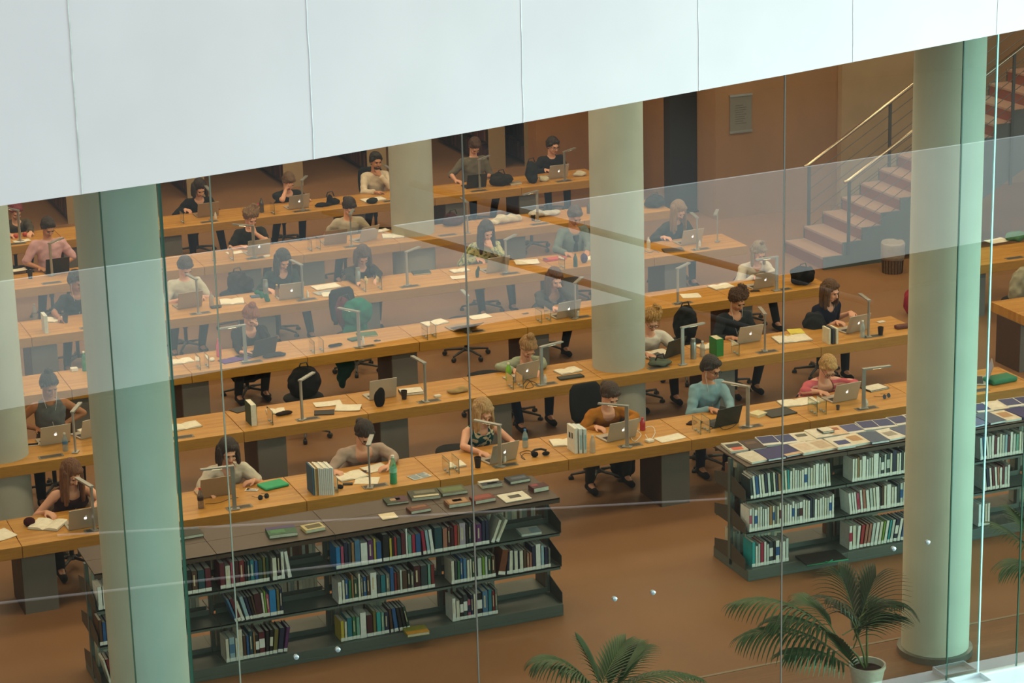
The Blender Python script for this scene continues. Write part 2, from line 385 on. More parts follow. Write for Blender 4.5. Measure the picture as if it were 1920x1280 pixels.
for nm_, A_, B_, r_, m_ in (('trim_9', (-3, -22, -4.4), (7.5, -22, -5.0), .022, M_FASC), ('trim_10', (2.5, -22, -3.75), (13.5, -22, -4.95), .02, M_FASC)):
    b = MB(); b.tube([A_, B_], r_, 8); struct(b.obj(nm_, m_))
for k, (A_, B_) in enumerate((((6.2, -20, 1.17), (13.5, -20, -1.67)), ((7.5, -20.0, 1.42), (15.0, -20.0, -1.3)))):
    b = MB(); b.tube([A_, B_], .055, 10); struct(b.obj('trim_%d' % (11+k), mat('walkway_rail', '#3A2417', .5), smooth=True))
# ---------------- ceiling lights
for i in range(7):
    for j in range(5):
        x = -2.5+3.1*i; y = -1.5+4.2*j
        L = bpy.data.lights.new('ceiling_light', 'AREA'); L.shape = 'RECTANGLE'; L.size = 1.3; L.size_y = 1.3; L.energy = WARM_W; L.color = (1, .83, .60)
        o = bpy.data.objects.new('ceiling_light', L); COL.objects.link(o); o.location = (x, y, 5.85); o['kind'] = 'structure'
# ---------------------------------------------------------------- people positions first (labels refer to them)
# row, head px, name for labels
PPL = [
 # key, row, hx, hy, dy, short
 ('P1', 1, 134, 886, .00, 'long-haired woman in maroon'), ('P2', 1, 428, 846, .0, 'dark-haired woman in white tee'),
 ('P3', 1, 683, 812, .0, 'woman in loose tan top'), ('P4', 1, 905, 770, .0, 'blonde in patterned sleeveless top'),
 ('P5', 1, 1144, 740, .02, 'woman in mustard top'), ('P6', 1, 1333, 690, .1, 'man in blue shirt'), ('P7', 1, 1552, 688, -.02, 'blonde in pink cardigan'),
 ('P8', 2, 92, 722, .1, 'woman in grey sleeveless top'), ('P10', 2, 990, 650, .0, 'woman in sage sweater'), ('P11', 2, 1222, 600, .0, 'blond man in white tee'),
 ('P12', 2, 1383, 562, .1, 'man in black shirt'), ('P13', 2, 1557, 545, .05, 'woman in navy blouse'),
 ('P9', 3, 470, 592, .0, 'red-haired woman in black'), ('P15', 3, 1040, 522, .05, 'woman in grey jacket'), ('P16', 3, 1422, 472, .05, 'woman in white sweater'),
 ('P14', 4, 143, 527, .05, 'man in black tee'), ('P17', 4, 347, 500, .05, 'person in white shirt'), ('P18', 4, 530, 486, .05, 'dark-haired woman in green-black'),
 ('P19', 4, 680, 478, .05, 'brown-haired person in dark top'), ('P20', 4, 912, 432, .05, 'woman in floral blouse'), ('P21', 4, 1078, 404, .1, 'man in grey cardigan'), ('P22', 4, 1272, 394, .05, 'woman in dark sweater'),
 ('P23', 5, 90, 426, .1, 'man in pink shirt'), ('P24', 5, 470, 407, .05, 'curly-haired woman in dark tee'), ('P25', 5, 655, 388, .05, 'woman in pale tee'),
 ('P26', 6, 30, 395, .1, 'person in grey jumper'), ('P27', 6, 374, 352, .05, 'person in black sweater'), ('P28', 6, 541, 340, .05, 'man in dark tee'),
 ('P29', 6, 705, 302, .1, 'bearded man in white shirt'), ('P30', 6, 890, 274, .1, 'man in grey shirt'), ('P31', 6, 1037, 273, .05, 'man in black jacket'),
]
for k, r, hx, hy, dy, s in PPL:
    p_ = ATY(hx, hy, ROWY[r]+.85+dy); PEOPLE_X.setdefault(r, []).append((p_.x, s))
# ---------------------------------------------------------------- desk rows
ROWS = {1: (-1, 8.03), 2: (0, 8.0), 3: (0, 8.0), 4: (0, 8.0), 5: (0, 8.0), 6: (1, 8.0)}
PANEL_PX = {  # x px of front-right lower edge of the grey supports, per row
 1: [(68, 1155), (1303, 945)], 2: [(480, 893), (719, 800), (950, 820)], 3: [(390, 770), (611, 740), (960, 705)],
 4: [(509, 640), (770, 600)], 5: [(605, 560), (823, 505)], 6: [(480, 480)]}
M_SHADED = mat('shaded_support_side', '#4A3524', .6)  # thin side sheets: shade of the supports' unlit left faces put into the colour
def desk_module(row, n, x0, x1, panel, extra=''):
    y0 = ROWY[row]; xm = (x0+x1)/2
    t = thing('reading_desk', 'beech desk module of %s %s' % (RN[row], extra or where(row, xm)), 'desk', (x0, y0, 0), 0, 'beech desk modules of the reading rows')
    g = .003; L = x1-x0
    b = MB(); b.box(g, L-g, 0, DEP, ZT-.12, ZT); b.obj('worktop', M_WOOD, t, bevel=.004)
    if L > 1.2:
        b = MB(); sx = .62; b.box(sx, sx+.26, .07, .17, ZT-.001, ZT+.003); b.box(sx+.02, sx+.24, .09, .15, ZT+.002, ZT+.005, 1)
        b.obj('socket_panel', [mat('socket_metal', '#7A7468', .4, metal=.3), mat('socket_dark', '#3E3A35', .6)], t)
    if panel:
        b = MB(); b.box(.0, .30, .10, .62, 0, ZT-.12); b.obj('support', M_GREY, t)
        b = MB(); b.box(-.006, -.0005, .10, .62, 0, ZT-.12); b.obj('support_shade_side', M_SHADED, t)
    return t
PAN = {1: {0: 0, 5: -.30, 3: 0}, 2: {1: 0, 2: .17, 3: .17, 4: 0, 6: 0}, 3: {1: 0, 2: -.1, 4: -.32, 5: 0, 7: 0}, 4: {1: 0, 3: 0, 4: 0, 6: 0, 7: 0.2}, 5: {2: 0, 3: .5, 4: 0, 6: .2, 7: 0}, 6: {2: 0, 3: 0, 5: 0, 6: .2, 7: 0}}
for row, (a, e) in ROWS.items():
    n = a
    while n < e-.02:
        x0 = n*SEG+SHIFT[row]; x1 = min((n+1), e)*SEG+SHIFT[row]
        t = desk_module(row, n, x0, x1, False)
        off = PAN[row].get(n)
        if off is not None:
            b = MB(); b.box(off, off+.32, .10, .62, 0, ZT-.121); b.obj('support', M_GREY, t)
            b = MB(); b.box(off-.012, off-.0005, .10, .62, 0, ZT-.121); b.obj('support_shade_side', M_SHADED, t)
        n += 1
t = desk_module(2, 0, 12.65, 14.05, True, 'beyond the right front pillar, nearer one')
t = desk_module(2, 0, 14.05, 15.45, False, 'beyond the right front pillar, far right')
t = desk_module(3, 0, 13.35, 14.75, True, 'beyond the right front pillar, farther one')
# ---------------------------------------------------------------- desk lamps
LAMP_H = .44; LAMP_A = .31
def build_lamp(label, P, az, row):
    t = thing('desk_lamp', label, 'desk lamp', (P.x, P.y, ZT), az, 'slim aluminium desk lamps')
    b = MB(); b.box(-.02, .02, -.0075, .0075, 0, LAMP_H); b.obj('post', M_ALU, t)
    b = MB(); b.box(-.02, LAMP_A, -.022, .022, LAMP_H, LAMP_H+.016); b.obj('arm', M_ALU, t)
    b = MB(); b.box(.10, .20, -.013, .013, LAMP_H-.004, LAMP_H); b.obj('led_strip', mat('led_glow', '#FFFFFF', emit='#FFE9B8', es=9), t)
    b = MB(); b.box(-.05, .05, -.03, .03, .004, .012); b.obj('base', M_ALU, t)
    return t
LAMPS = {1: [(177,994,137,893),(440,955,376,882),(694,914,700,809),(938,875,886,788),(1176,838,1117,757),(1402,800,1350,716),(1619,766,1652,689)],
 2: [(142,848,160,745),(567,787,595,695),(798,753,766,665),(1016,722,1052,642),(1280,684,1322,606),(1434,658,1412,562),(1628,631,1604,546)],
 3: [(461,678,414,617),(674,652,618,575),(879,622,862,540),(1079,597,1100,513),(1271,568,1300,490),(1456,545,1411,489)],
 4: [(372,588,340,509),(568,560,530,481),(764,535,800,458),(949,511,972,438),(1307,468,1292,396),(1345,453,1330,428)],
 5: [(98,517,106,452),(477,483,430,421),(659,461,662,394),(877,437,868,374),(1008,415,985,365)],
 6: [(38,452,18,392),(396,413,382,345),(568,394,579,327),(736,372,720,310),(900,353,924,290),(1059,338,1082,277)]}
for row, L in LAMPS.items():
    for (bx, by, tx, ty) in L:
        P = AT(bx, by); T = AT(tx, ty, ZT+LAMP_H)
        az = math.atan2(T.y-P.y, T.x-P.x)
        build_lamp('aluminium desk lamp on %s desk, %s' % (RN[row].replace(' row', '-row'), where(row, P.x)), P, az, row)
# ---------------------------------------------------------------- people
SKINS = {'fair': '#D9A184', 'mid': '#BE8663', 'tan': '#A06A48', 'dark': '#7A4C34'}
def skin_mat(k): return mat('skin_'+k, SKINS[k], .55, var=.05, scale=12)
def cloth(hexc, pat=None, col2=None):
    nm = 'cloth_'+hexc.lstrip('#')+(('_'+pat) if pat else '')
    if nm in _MC: return _MC[nm]
    m = mat(nm, hexc, .9, var=.12, scale=14, bump=.25, spec=.2)
    if pat:
        nt = m.node_tree; b = nt.nodes['Principled BSDF']; tc = nt.nodes.new('ShaderNodeTexCoord'); r = nt.nodes.new('ShaderNodeValToRGB'); r.color_ramp.interpolation = 'CONSTANT'
        if pat == 'leaf': w = nt.nodes.new('ShaderNodeTexNoise'); w.inputs['Scale'].default_value = 9; w.inputs['Distortion'].default_value = 2.2; w.inputs['Detail'].default_value = 0; out = 'Fac'; pos = .53
        elif pat == 'floral': w = nt.nodes.new('ShaderNodeTexNoise'); w.inputs['Scale'].default_value = 22; w.inputs['Detail'].default_value = 1; out = 'Fac'; pos = .56
        elif pat == 'check': w = nt.nodes.new('ShaderNodeTexChecker'); w.inputs['Scale'].default_value = 60; out = 'Fac'; pos = .5
        else: w = nt.nodes.new('ShaderNodeTexWave'); w.inputs['Scale'].default_value = 5; w.inputs['Distortion'].default_value = 3; w.bands_direction = 'Z'; out = 'Fac'; pos = .75
        nt.links.new(tc.outputs['Object'], w.inputs['Vector'])
        r.color_ramp.elements[0].color = (*lin(hexc), 1); r.color_ramp.elements[1].color = (*lin(col2), 1); r.color_ramp.elements[1].position = pos
        nt.links.new(w.outputs[out], r.inputs[0]); nt.links.new(r.outputs[0], b.inputs['Base Color'])
    return m
def hair_mat(hexc):
    nm = 'hair_'+hexc.lstrip('#')
    return mat(nm, hexc, .5, var=.45, scale=7, stretch=(16, 16, 1.5), bump=.8)
    return mat(nm, hexc, .45, var=.35, scale=9, stretch=(9, 9, 1), bump=.5)
def ik(S, T, l1, l2, pole):
    d = T-S; L = min(d.length, (l1+l2)*.995); u = d.normalized(); a = (l1*l1-l2*l2+L*L)/(2*L); h = math.sqrt(max(0, l1*l1-a*a))
    p = pole-u*pole.dot(u); p.normalize(); return S+u*a+p*h, S+u*L
def npdisp(me, fn):
    n = len(me.vertices); co = np.empty(n*3); nn = np.empty(n*3); me.vertices.foreach_get('co', co); me.vertices.foreach_get('normal', nn)
    co = co.reshape(-1, 3); co += nn.reshape(-1, 3)*fn(co)[:, None]; me.vertices.foreach_set('co', co.ravel()); me.update()
def add_hand(mb, W, d, nrm, side, curl=.5):
    """palm from wrist W along d, palm side facing nrm, side=+1 left hand of the person"""
    d = d.normalized(); nrm = (nrm-d*nrm.dot(d)).normalized(); s = d.cross(nrm)*side     # s points to the thumb side
    kn = []
    for i, o in enumerate((.030, .011, -.009, -.028)):
        K = W+d*(.085-.004*abs(i-1))+s*o; kn.append(K); mb.cone(W+d*.012+s*o*.6, .0155, K, .0115)
    mb.ell(W+d*.05, (.03, .03, .016), R=Matrix((s, d, nrm)).transposed())
    for i, K in enumerate(kn):
        L = (.072, .081, .075, .058)[i]; c = curl*(1+.12*i)
        d1 = (d*math.cos(c*.55)+nrm*math.sin(c*.55)+s*(.07-.05*i)).normalized(); d2 = (d*math.cos(c*1.5)+nrm*math.sin(c*1.5)+s*(.05-.04*i)).normalized()
        A = K+d1*L*.48; B = A+d2*L*.48; mb.cone(K, .0098, A, .0088); mb.cone(A, .0088, B, .0072)
    T0 = W+d*.025+s*.026; T1 = T0+(d*.6+s*.75+nrm*.25).normalized()*.040; T2 = T1+(d*.93+s*.15+nrm*.35).normalized()*.030
    mb.cone(T0, .0145, T1, .0108); mb.cone(T1, .0105, T2, .0085)
def loft(mb, rings, n=20):
    """rings: (centre, xaxis, yaxis) half-axes vectors"""
    vs = []; fs = []
    for c, ax, ay in rings:
        for i in range(n):
            a = 2*PI*i/n; ca, sa = math.cos(a), math.sin(a)
            ca = abs(ca)**.85*(1 if ca > 0 else -1); sa = abs(sa)**.85*(1 if sa > 0 else -1)
            vs.append(c+ax*ca+ay*sa)
    for k in range(len(rings)-1):
        for i in range(n): j = (i+1) % n; fs.append((k*n+i, k*n+j, (k+1)*n+j, (k+1)*n+i))
    fs.append(tuple(range(n))[::-1]); fs.append(tuple(range((len(rings)-1)*n, len(rings)*n))); mb.add(vs, fs)

def build_person(key, label, top='#303030', sleeve=.5, pat=None, col2=None, hair='#3A2417', style='short', skin='fair', pitch=38, hyaw=0, yaw=0,
                 L=None, R=None, lh='desk', rh='desk', legs='#25272B', neck=.0, glasses=False, wide=1., under=None, beard=False, phones=False, lean=None, dark_lens=False):
    k, row, hx, hy, dy, short = [q for q in PPL if q[0] == key][0]
    Y0 = ROWY[row]; H = ATY(hx, hy, Y0+.85+dy)
    sz = H.z-.198; sy = H.y+.075
    dzt = sz-.50; dyt = math.sqrt(max(.01, .47**2-dzt*dzt)) if dzt < .47 else .06
    dyt = min(dyt, .30)
    base = Vector((H.x, sy+dyt, 0)); t = thing('person', label, 'person', base, 0)
    def Lc(P): return Vector(P)-base
    h = Lc(H); ry = Matrix.Rotation(math.radians(yaw), 3, 'Z')
    pel = Vector((0, 0, .52)); sh = Vector((h.x, sy-base.y, sz)); axu = (sh-pel).normalized()
    X = ry @ Vector((1, 0, 0)); F = X.cross(axu); F.normalize()       # F: front/back axis
    if F.y > 0: F = -F
    w = wide
    def torso(mb, inf=0., zlo=0):
        r = []
        for f, ax, ay, of in ((-.20, .155, .115, 0.), (0, .165, .118, 0), (.22, .150, .108, .0), (.45, .142, .103, .0), (.68, .155, .108, .0), (.86, .160*w, .098, .0), (.97, .125*w, .078, -.004), (1.04, .066, .056, -.006)):
            if f < zlo: continue
            c = pel.lerp(sh, f)-F*of
            r.append((c+F*.012*math.sin(f*3), X*(ax+inf), F*(ay+inf)))
        loft(mb, r)
    # arms
    SL = sh+X*.165*w-axu*.045; SR = sh-X*.165*w-axu*.045
    def hand_target(spec, mode, side):
        if mode == 'cheek':
            return h+X*side*.062+Vector((0, -.045, -.115)), (Vector((-side*.25, .1, .95))), Vector((-side*.9, .35, 0)), .9
        if mode == 'chin':
            return h+X*side*.02+Vector((0, -.10, -.205)), Vector((-side*.3, .25, .9)), Vector((0, 1, 0)), 1.6
        if mode == 'forehead':
            return h+X*side*.075+Vector((0, -.06, -.02)), Vector((-side*.35, .1, .9)), Vector((-side*.8, .5, 0)), .8
        if mode == 'lap':
            return Vector((side*.12, -.22, .66)), Vector((-side*.4, -1, 0)), Vector((0, 0, -1)), .5
        if spec is None: P = Vector((h.x+side*.10, Y0+.47-base.y, ZT+.032))
        else:
            P = Lc(AT(spec[0], spec[1], ZT+.03)); 
        # keep the wrist within reach and on the desk
        d = Vector((-side*.45, -1, -.02)) if mode != 'flat' else Vector((-side*1.4, -.35, 0))
        P = P-d.normalized()*.09; P.z = ZT+.036
        return P, d, Vector((0, 0, -1)), (.55 if mode != 'grip' else 1.2)
    arms = []
    for side, S, spec, mode in ((1, SL, L, lh), (-1, SR, R, rh)):
        T, hd, hn, cu = hand_target(spec, mode, side)
        up_ = mode in ('cheek', 'chin', 'forehead')
        pole = Vector((side*.75, .25, -.75)) if not up_ else Vector((side*.35, -.75, -.9))
        E, W = ik(S, T, .275, .245, pole)
        if not up_ and mode != 'lap' and E.y+base.y < Y0+DEP+.04 and E.z < ZT+.05: E.z = ZT+.05
        if up_ and E.z < ZT+.05: E.z = ZT+.05
        arms.append((side, S, E, W, hd, hn, cu))
    # body
    mb = MB(); torso(mb)
    nb = sh-F*.0; hc = h
    hr = Matrix.Rotation(math.radians(yaw+hyaw), 3, 'Z') @ Matrix.Rotation(math.radians(pitch), 3, 'X')
    HM = Matrix.Translation(hc) @ hr.to_4x4() @ Matrix.Scale(1.09, 4)
    mb.cone(nb-axu*.03, .060, HM @ Vector((0, .035, -.055)), .052)
    mb.ell((0, .014, .026), (.074, .094, .090), HM); mb.ell((0, -.022, -.040), (.058, .066, .070), HM); mb.ell((0, -.058, -.092), (.024, .022, .018), HM)
    mb.ell((0, -.045, -.065), (.044, .045, .035), HM)
    mb.cone((0, -.088, .004), .0085, (0, -.108, -.026), .0115, HM); mb.ell((.010, -.100, -.031), (.008, .009, .007), HM); mb.ell((-.010, -.100, -.031), (.008, .009, .007), HM)
    mb.ell((.032, -.074, -.028), (.021, .016, .018), HM); mb.ell((-.032, -.074, -.028), (.021, .016, .018), HM)
    mb.ell((0, -.080, .026), (.048, .010, .010), HM)
    for s in (1, -1): mb.ell((s*.076, .008, -.008), (.010, .018, .031), HM)
    for side, S, E, W, hd, hn, cu in arms:
        mb.cone(S-X*side*.03, .054, S+(E-S)*.15, .050); mb.cone(S, .050, E, .037); mb.cone(E, .038, E+(W-E)*.35, .036); mb.cone(E+(W-E)*.35, .036, W, .024)
        add_hand(mb, W, hd, hn, side, cu)
    hipL = pel+X*.09+Vector((0, 0, -.03)); hipR = pel-X*.09+Vector((0, 0, -.03)); legsP = []
    random.seed(hash(key) % 1000 if False else sum(map(ord, key)))
    for side, Hp in ((1, hipL), (-1, hipR)):
        kx = random.uniform(.06, .16); K = Hp+Vector((side*kx, -.40, .03)); K.z = .53
        A = Vector((K.x+random.uniform(-.08, .08), K.y+random.uniform(-.10, .12), .10)); legsP.append((Hp, K, A))
        mb.cone(Hp, .082, K, .055); mb.cone(K, .054, A, .036); mb.cone(A, .034, A+Vector((0, -.13, -.055)), .028)
    far = row >= 4; body = remesh(mb, 'body', skin_mat(skin), .009 if far else .0075, 3, t)
    # trousers, shoes
    mb = MB(); loft(mb, [(pel.lerp(sh, f), X*(ax+.012), F*(ay+.012)) for f, ax, ay in ((-.24, .15, .11), (0, .165, .118), (.16, .155, .11))])
    for Hp, K, A in legsP: mb.cone(Hp, .094, K, .068); mb.cone(K, .067, A+Vector((0, 0, .02)), .052)
    remesh(mb, 'trousers', cloth(legs), .016 if far else .012, 3, t)
    for Hp, K, A in legsP:
        mb = MB(); mb.cone(A+Vector((0, .03, -.045)), .045, A+Vector((0, -.15, -.06)), .036); mb.cone(A+Vector((0, .01, -.02)), .045, A+Vector((0, 0, -.04)), .05)
        for i, v in enumerate(mb.v): mb.v[i] = (v[0], v[1], max(v[2], .004))
        mb.obj('shoe', cloth('#1E1E20'), t, smooth=True)
    # top
    mb = MB(); inf = .013
    torso(mb, inf, -.05)
    for side, S, E, W, hd, hn, cu in arms:
        if sleeve <= 0: continue
        if sleeve < .5:
            mb.cone(S-X*side*.06, .070, S, .068); mb.cone(S, .068, S+(E-S)*(sleeve*2), .063)
        else:
            f = (sleeve-.5)*2; mb.cone(S-X*side*.06, .070, S, .068); mb.cone(S, .067, E, .053)
            if f > .05: mb.cone(E, .052, E+(W-E)*min(f, .97), .052-.014*f)
    ntop = sh+axu*.03
    def cut(me):
        # open the collar (and hem) of the garment
        bm = bmesh.new(); bm.from_mesh(me)
        fr = ntop+F*(-1 if F.y > 0 else 1)*0
        Nf = ntop+F*.065-axu*.02*neck*10
        kill = [f for f in bm.faces if (f.calc_center_median()-ntop).length < .062+.02*(neck > 0) or (neck > 0 and (f.calc_center_median()-Nf).length < neck)]
        bmesh.ops.delete(bm, geom=kill, context='FACES')
        bd = [v for v in bm.verts if v.is_boundary]
        for _i in range(10):
            npos = {}
            for v in bd:
                nb_ = [e.other_vert(v) for e in v.link_edges if e.is_boundary]
                if len(nb_) == 2: npos[v] = v.co*.5+(nb_[0].co+nb_[1].co)*.25
            for v, c in npos.items(): v.co = c
        bm.to_mesh(me); bm.free()
        npdisp(me, lambda c: .0065*np.sin(c[:, 0]*31+key_seed+np.sin(c[:, 2]*23)*1.7)*np.sin(c[:, 2]*27+c[:, 1]*19))
    key_seed = sum(map(ord, key))*.37
    o = remesh(mb, 'top', cloth(top, pat, col2), .012 if far else .009, 3, t, cut)
    if under:
        mb = MB(); loft(mb, [(pel.lerp(sh, f)+F*.018, X*(.075), F*(.115)) for f in (.1, .5, .88)]); remesh(mb, 'undershirt', cloth(under), .010, 3, t)
    # face details
    e = MB()
    for s in (1, -1): e.ell((s*.030, -.083, .006), (.013, .008, .0045), HM)
    e.obj('eyes', mat('eye_dark', '#2A1D18', .3), t, smooth=True)
    e = MB()
    for s in (1, -1): e.tube([(s*.016, -.0925, .019), (s*.031, -.092, .024), (s*.046, -.083, .019)], .0035, 6, 0, HM)
    e.obj('eyebrows', hair_mat(hair), t, smooth=True)
    e = MB(); e.ell((0, -.0935, -.057), (.021, .007, .0065), HM); e.obj('lips', mat('lips', '#A85F52', .5), t, smooth=True)
    if glasses:
        e = MB()
        for s in (1, -1):
            pts = [(s*.033+.024*math.cos(a), -.098, .004+.018*math.sin(a)) for a in [2*PI*i/14 for i in range(15)]]
            e.tube(pts, .0022, 6, 0, HM, caps=False); e.tube([(s*.057, -.098, .008), (s*.078, -.02, .006), (s*.08, .01, .0)], .002, 6, 0, HM)
        e.tube([(-.009, -.099, .006), (.009, -.099, .006)], .002, 6, 0, HM); e.obj('eyeglasses', M_DARK, t)
    if beard:
        e = MB(); e.ell((0, -.050, -.078), (.050, .048, .036), HM); e.ell((0, -.093, -.044), (.022, .006, .005), HM); remesh(e, 'beard', hair_mat(hair), .006, 2, t)
    if phones:
        e = MB()
        for s in (1, -1):
            e.tube([HM @ Vector((s*.080, -.006, -.012)), HM @ Vector((s*.078, -.03, -.07)), sh+X*s*.05+F*.10-axu*.04, sh+F*.135-axu*.20], .0024, 5)
        e.tube([sh+F*.135-axu*.20, sh+F*.14+X*.03-axu*.34], .0024, 5); e.obj('earphone_cord', mat('white_cord', '#DAD6CC', .5), t)
    # hair
    mb = MB()
    mb.ell((0, .026, .046), (.087, .100, .090), HM)
    mb.ell((0, .058, -.005), (.079, .066, .082), HM)
    for s in (1, -1): mb.cone((s*.066, -.022, .040), .024, (s*.074, .012, -.005), .018, HM)
    mb.ell((.02, -.040, .085), (.052, .036, .026), HM)
    if style == 'short': mb.ell((0, -.035, .098), (.056, .042, .028), HM)
    if style == 'curly':
        for q in range(26):
            a = q*2.4; z = .01+.10*((q*.37) % 1); r = .080
            mb.ell((r*math.cos(a), .03+r*math.sin(a)*.95 if math.sin(a) > -.6 else .03-r*.8, z+.02), (.028,)*3, HM)
    down = Vector((0, .0, -1)); 
    def hang(pt, off, L, r0, r1):
        A = HM @ Vector(pt); B = A+Vector((off[0], off[1], -L*.5)); C = A+Vector((off[0]*1.2, off[1]*1.3, -L)); mb.cone(A, r0, B, (r0+r1)/2); mb.cone(B, (r0+r1)/2, C, r1)
    if style in ('bob', 'long', 'halflong'):
        L_ = {'bob': .16, 'halflong': .23, 'long': .33}[style]
        for s in (1, -1):
            hang((s*.078, .005, .03), (s*.012, .0, 0), L_, .030, .022); hang((s*.074, .045, .03), (s*.016, .02, 0), L_, .038, .026)
            hang((s*.074, -.022, .04), (s*.010, -.008, 0), L_*.85, .020, .013)
        hang((0, .085, .0), (0, .03, 0), L_, .062, .045)
    if style == 'bun': mb.ell((0, .062, .135), (.045, .043, .042), HM)
    if style == 'lowbun': mb.ell((0, .125, .0), (.045, .038, .042), HM)
    if style == 'topknot': mb.ell((0, .02, .150), (.028, .028, .032), HM); [hang((s*.074, .02, .02), (s*.01, .0, 0), .20, .032, .02) for s in (1, -1)]
    if style == 'pony': mb.cone((0, .11, .04), .03, (0, .15, -.02), .035, HM); hang((0, .15, -.02), (.0, .03, 0), .18, .035, .015)
    def rough(me):
        k_ = 1 if style != 'curly' else 2
        npdisp(me, lambda c: .0022*k_*k_*np.sin(c[:, 0]*170+np.sin(c[:, 2]*30)*2)*np.cos(c[:, 1]*150+np.sin(c[:, 2]*40)*(1+k_)))
    remesh(mb, 'hair', hair_mat(hair), .009 if far else .0065, 2, t, rough)
    t['chair'] = 1; del t['chair']
    return t, base

# ---------------------------------------------------------------- office chairs
def chair_proto(back=True, col='#1B1D1F'):
    t = thing('office_chair', 'proto', 'chair', (0, 0, 0), 0, 'black swivel chairs at the reading desks')
    m = cloth(col)
    b = MB()
    rings = []
    for z, s in ((.435, .80), (.445, .96), (.465, 1.), (.485, .96), (.492, .80)):
        rings.append((Vector((0, .02, z)), Vector((.23*s, 0, 0)), Vector((0, .215*s, 0))))
    loft(b, rings, 28); o = b.obj('seat', m, t, smooth=True)
    b = MB(); b.lathe([(.024, .12), (.024, .30), (.035, .30), (.035, .43)], 14); auto_smooth(b.obj('gas_column', M_DARK, t))
    b = MB(); b.lathe([(.045, .085), (.05, .10), (.035, .13), (.03, .13)], 14); auto_smooth(b.obj('hub', M_GREYB, t))
    for q in range(5):
        a = 2*PI*q/5+.3; c, s = math.cos(a), math.sin(a)
        b = MB(); b.tube([(.03*c, .03*s, .105), (.16*c, .16*s, .095), (.29*c, .29*s, .075)], [.02, .017, .013], 8); o = b.obj('base_leg', M_GREYB, t, smooth=True)
        b = MB(); X = Matrix.Translation((.29*c, .29*s, .031)) @ Matrix.Rotation(a, 4, 'Z') @ Matrix.Rotation(PI/2, 4, 'X')
        b.lathe([(.001, -.024), (.022, -.024), (.031, -.016), (.031, .016), (.022, .024), (.001, .024)], 14, 0, X)
        b.tube([(.29*c, .29*s, .05), (.29*c, .29*s, .08)], .008, 6); auto_smooth(b.obj('caster', M_DARK, o))
    b = MB(); b.tube([(.05, .1, .43), (.25, .02, .42)], .006, 6); b.obj('lever', M_DARK, t)
    if back:
        b = MB(); rings = []
        for f in range(9):
            u = f/8; z = .60+u*.42; wd = .20*(1-.12*(2*u-1)**2)*(1 if 0 < f < 8 else .8); yy = .235+.05*u
            rings.append((Vector((0, yy, z)), Vector((wd, 0, 0)), Vector((0, .022, 0))))
        loft(b, rings, 24); b.obj('backrest', m, t, smooth=True)
        b = MB(); b.tube([(0, .1, .43), (0, .24, .45), (0, .285, .55), (0, .275, .80)], .018, 8); b.obj('back_bracket', M_DARK, t, smooth=True)
    return t
M_GREYB = mat('chair_base_grey', '#4B4A48', .4, metal=.4)
CH_B = chair_proto(True); CH_S = chair_proto(False); _used = {}
def place_chair(kind, loc, rz, label):
    src = CH_B if kind == 'back' else CH_S
    if not _used.get(kind): _used[kind] = 1; src.location = loc; src.rotation_euler = (0, 0, rz); src['label'] = label; return src
    return copy_tree(src, label, loc, rz)
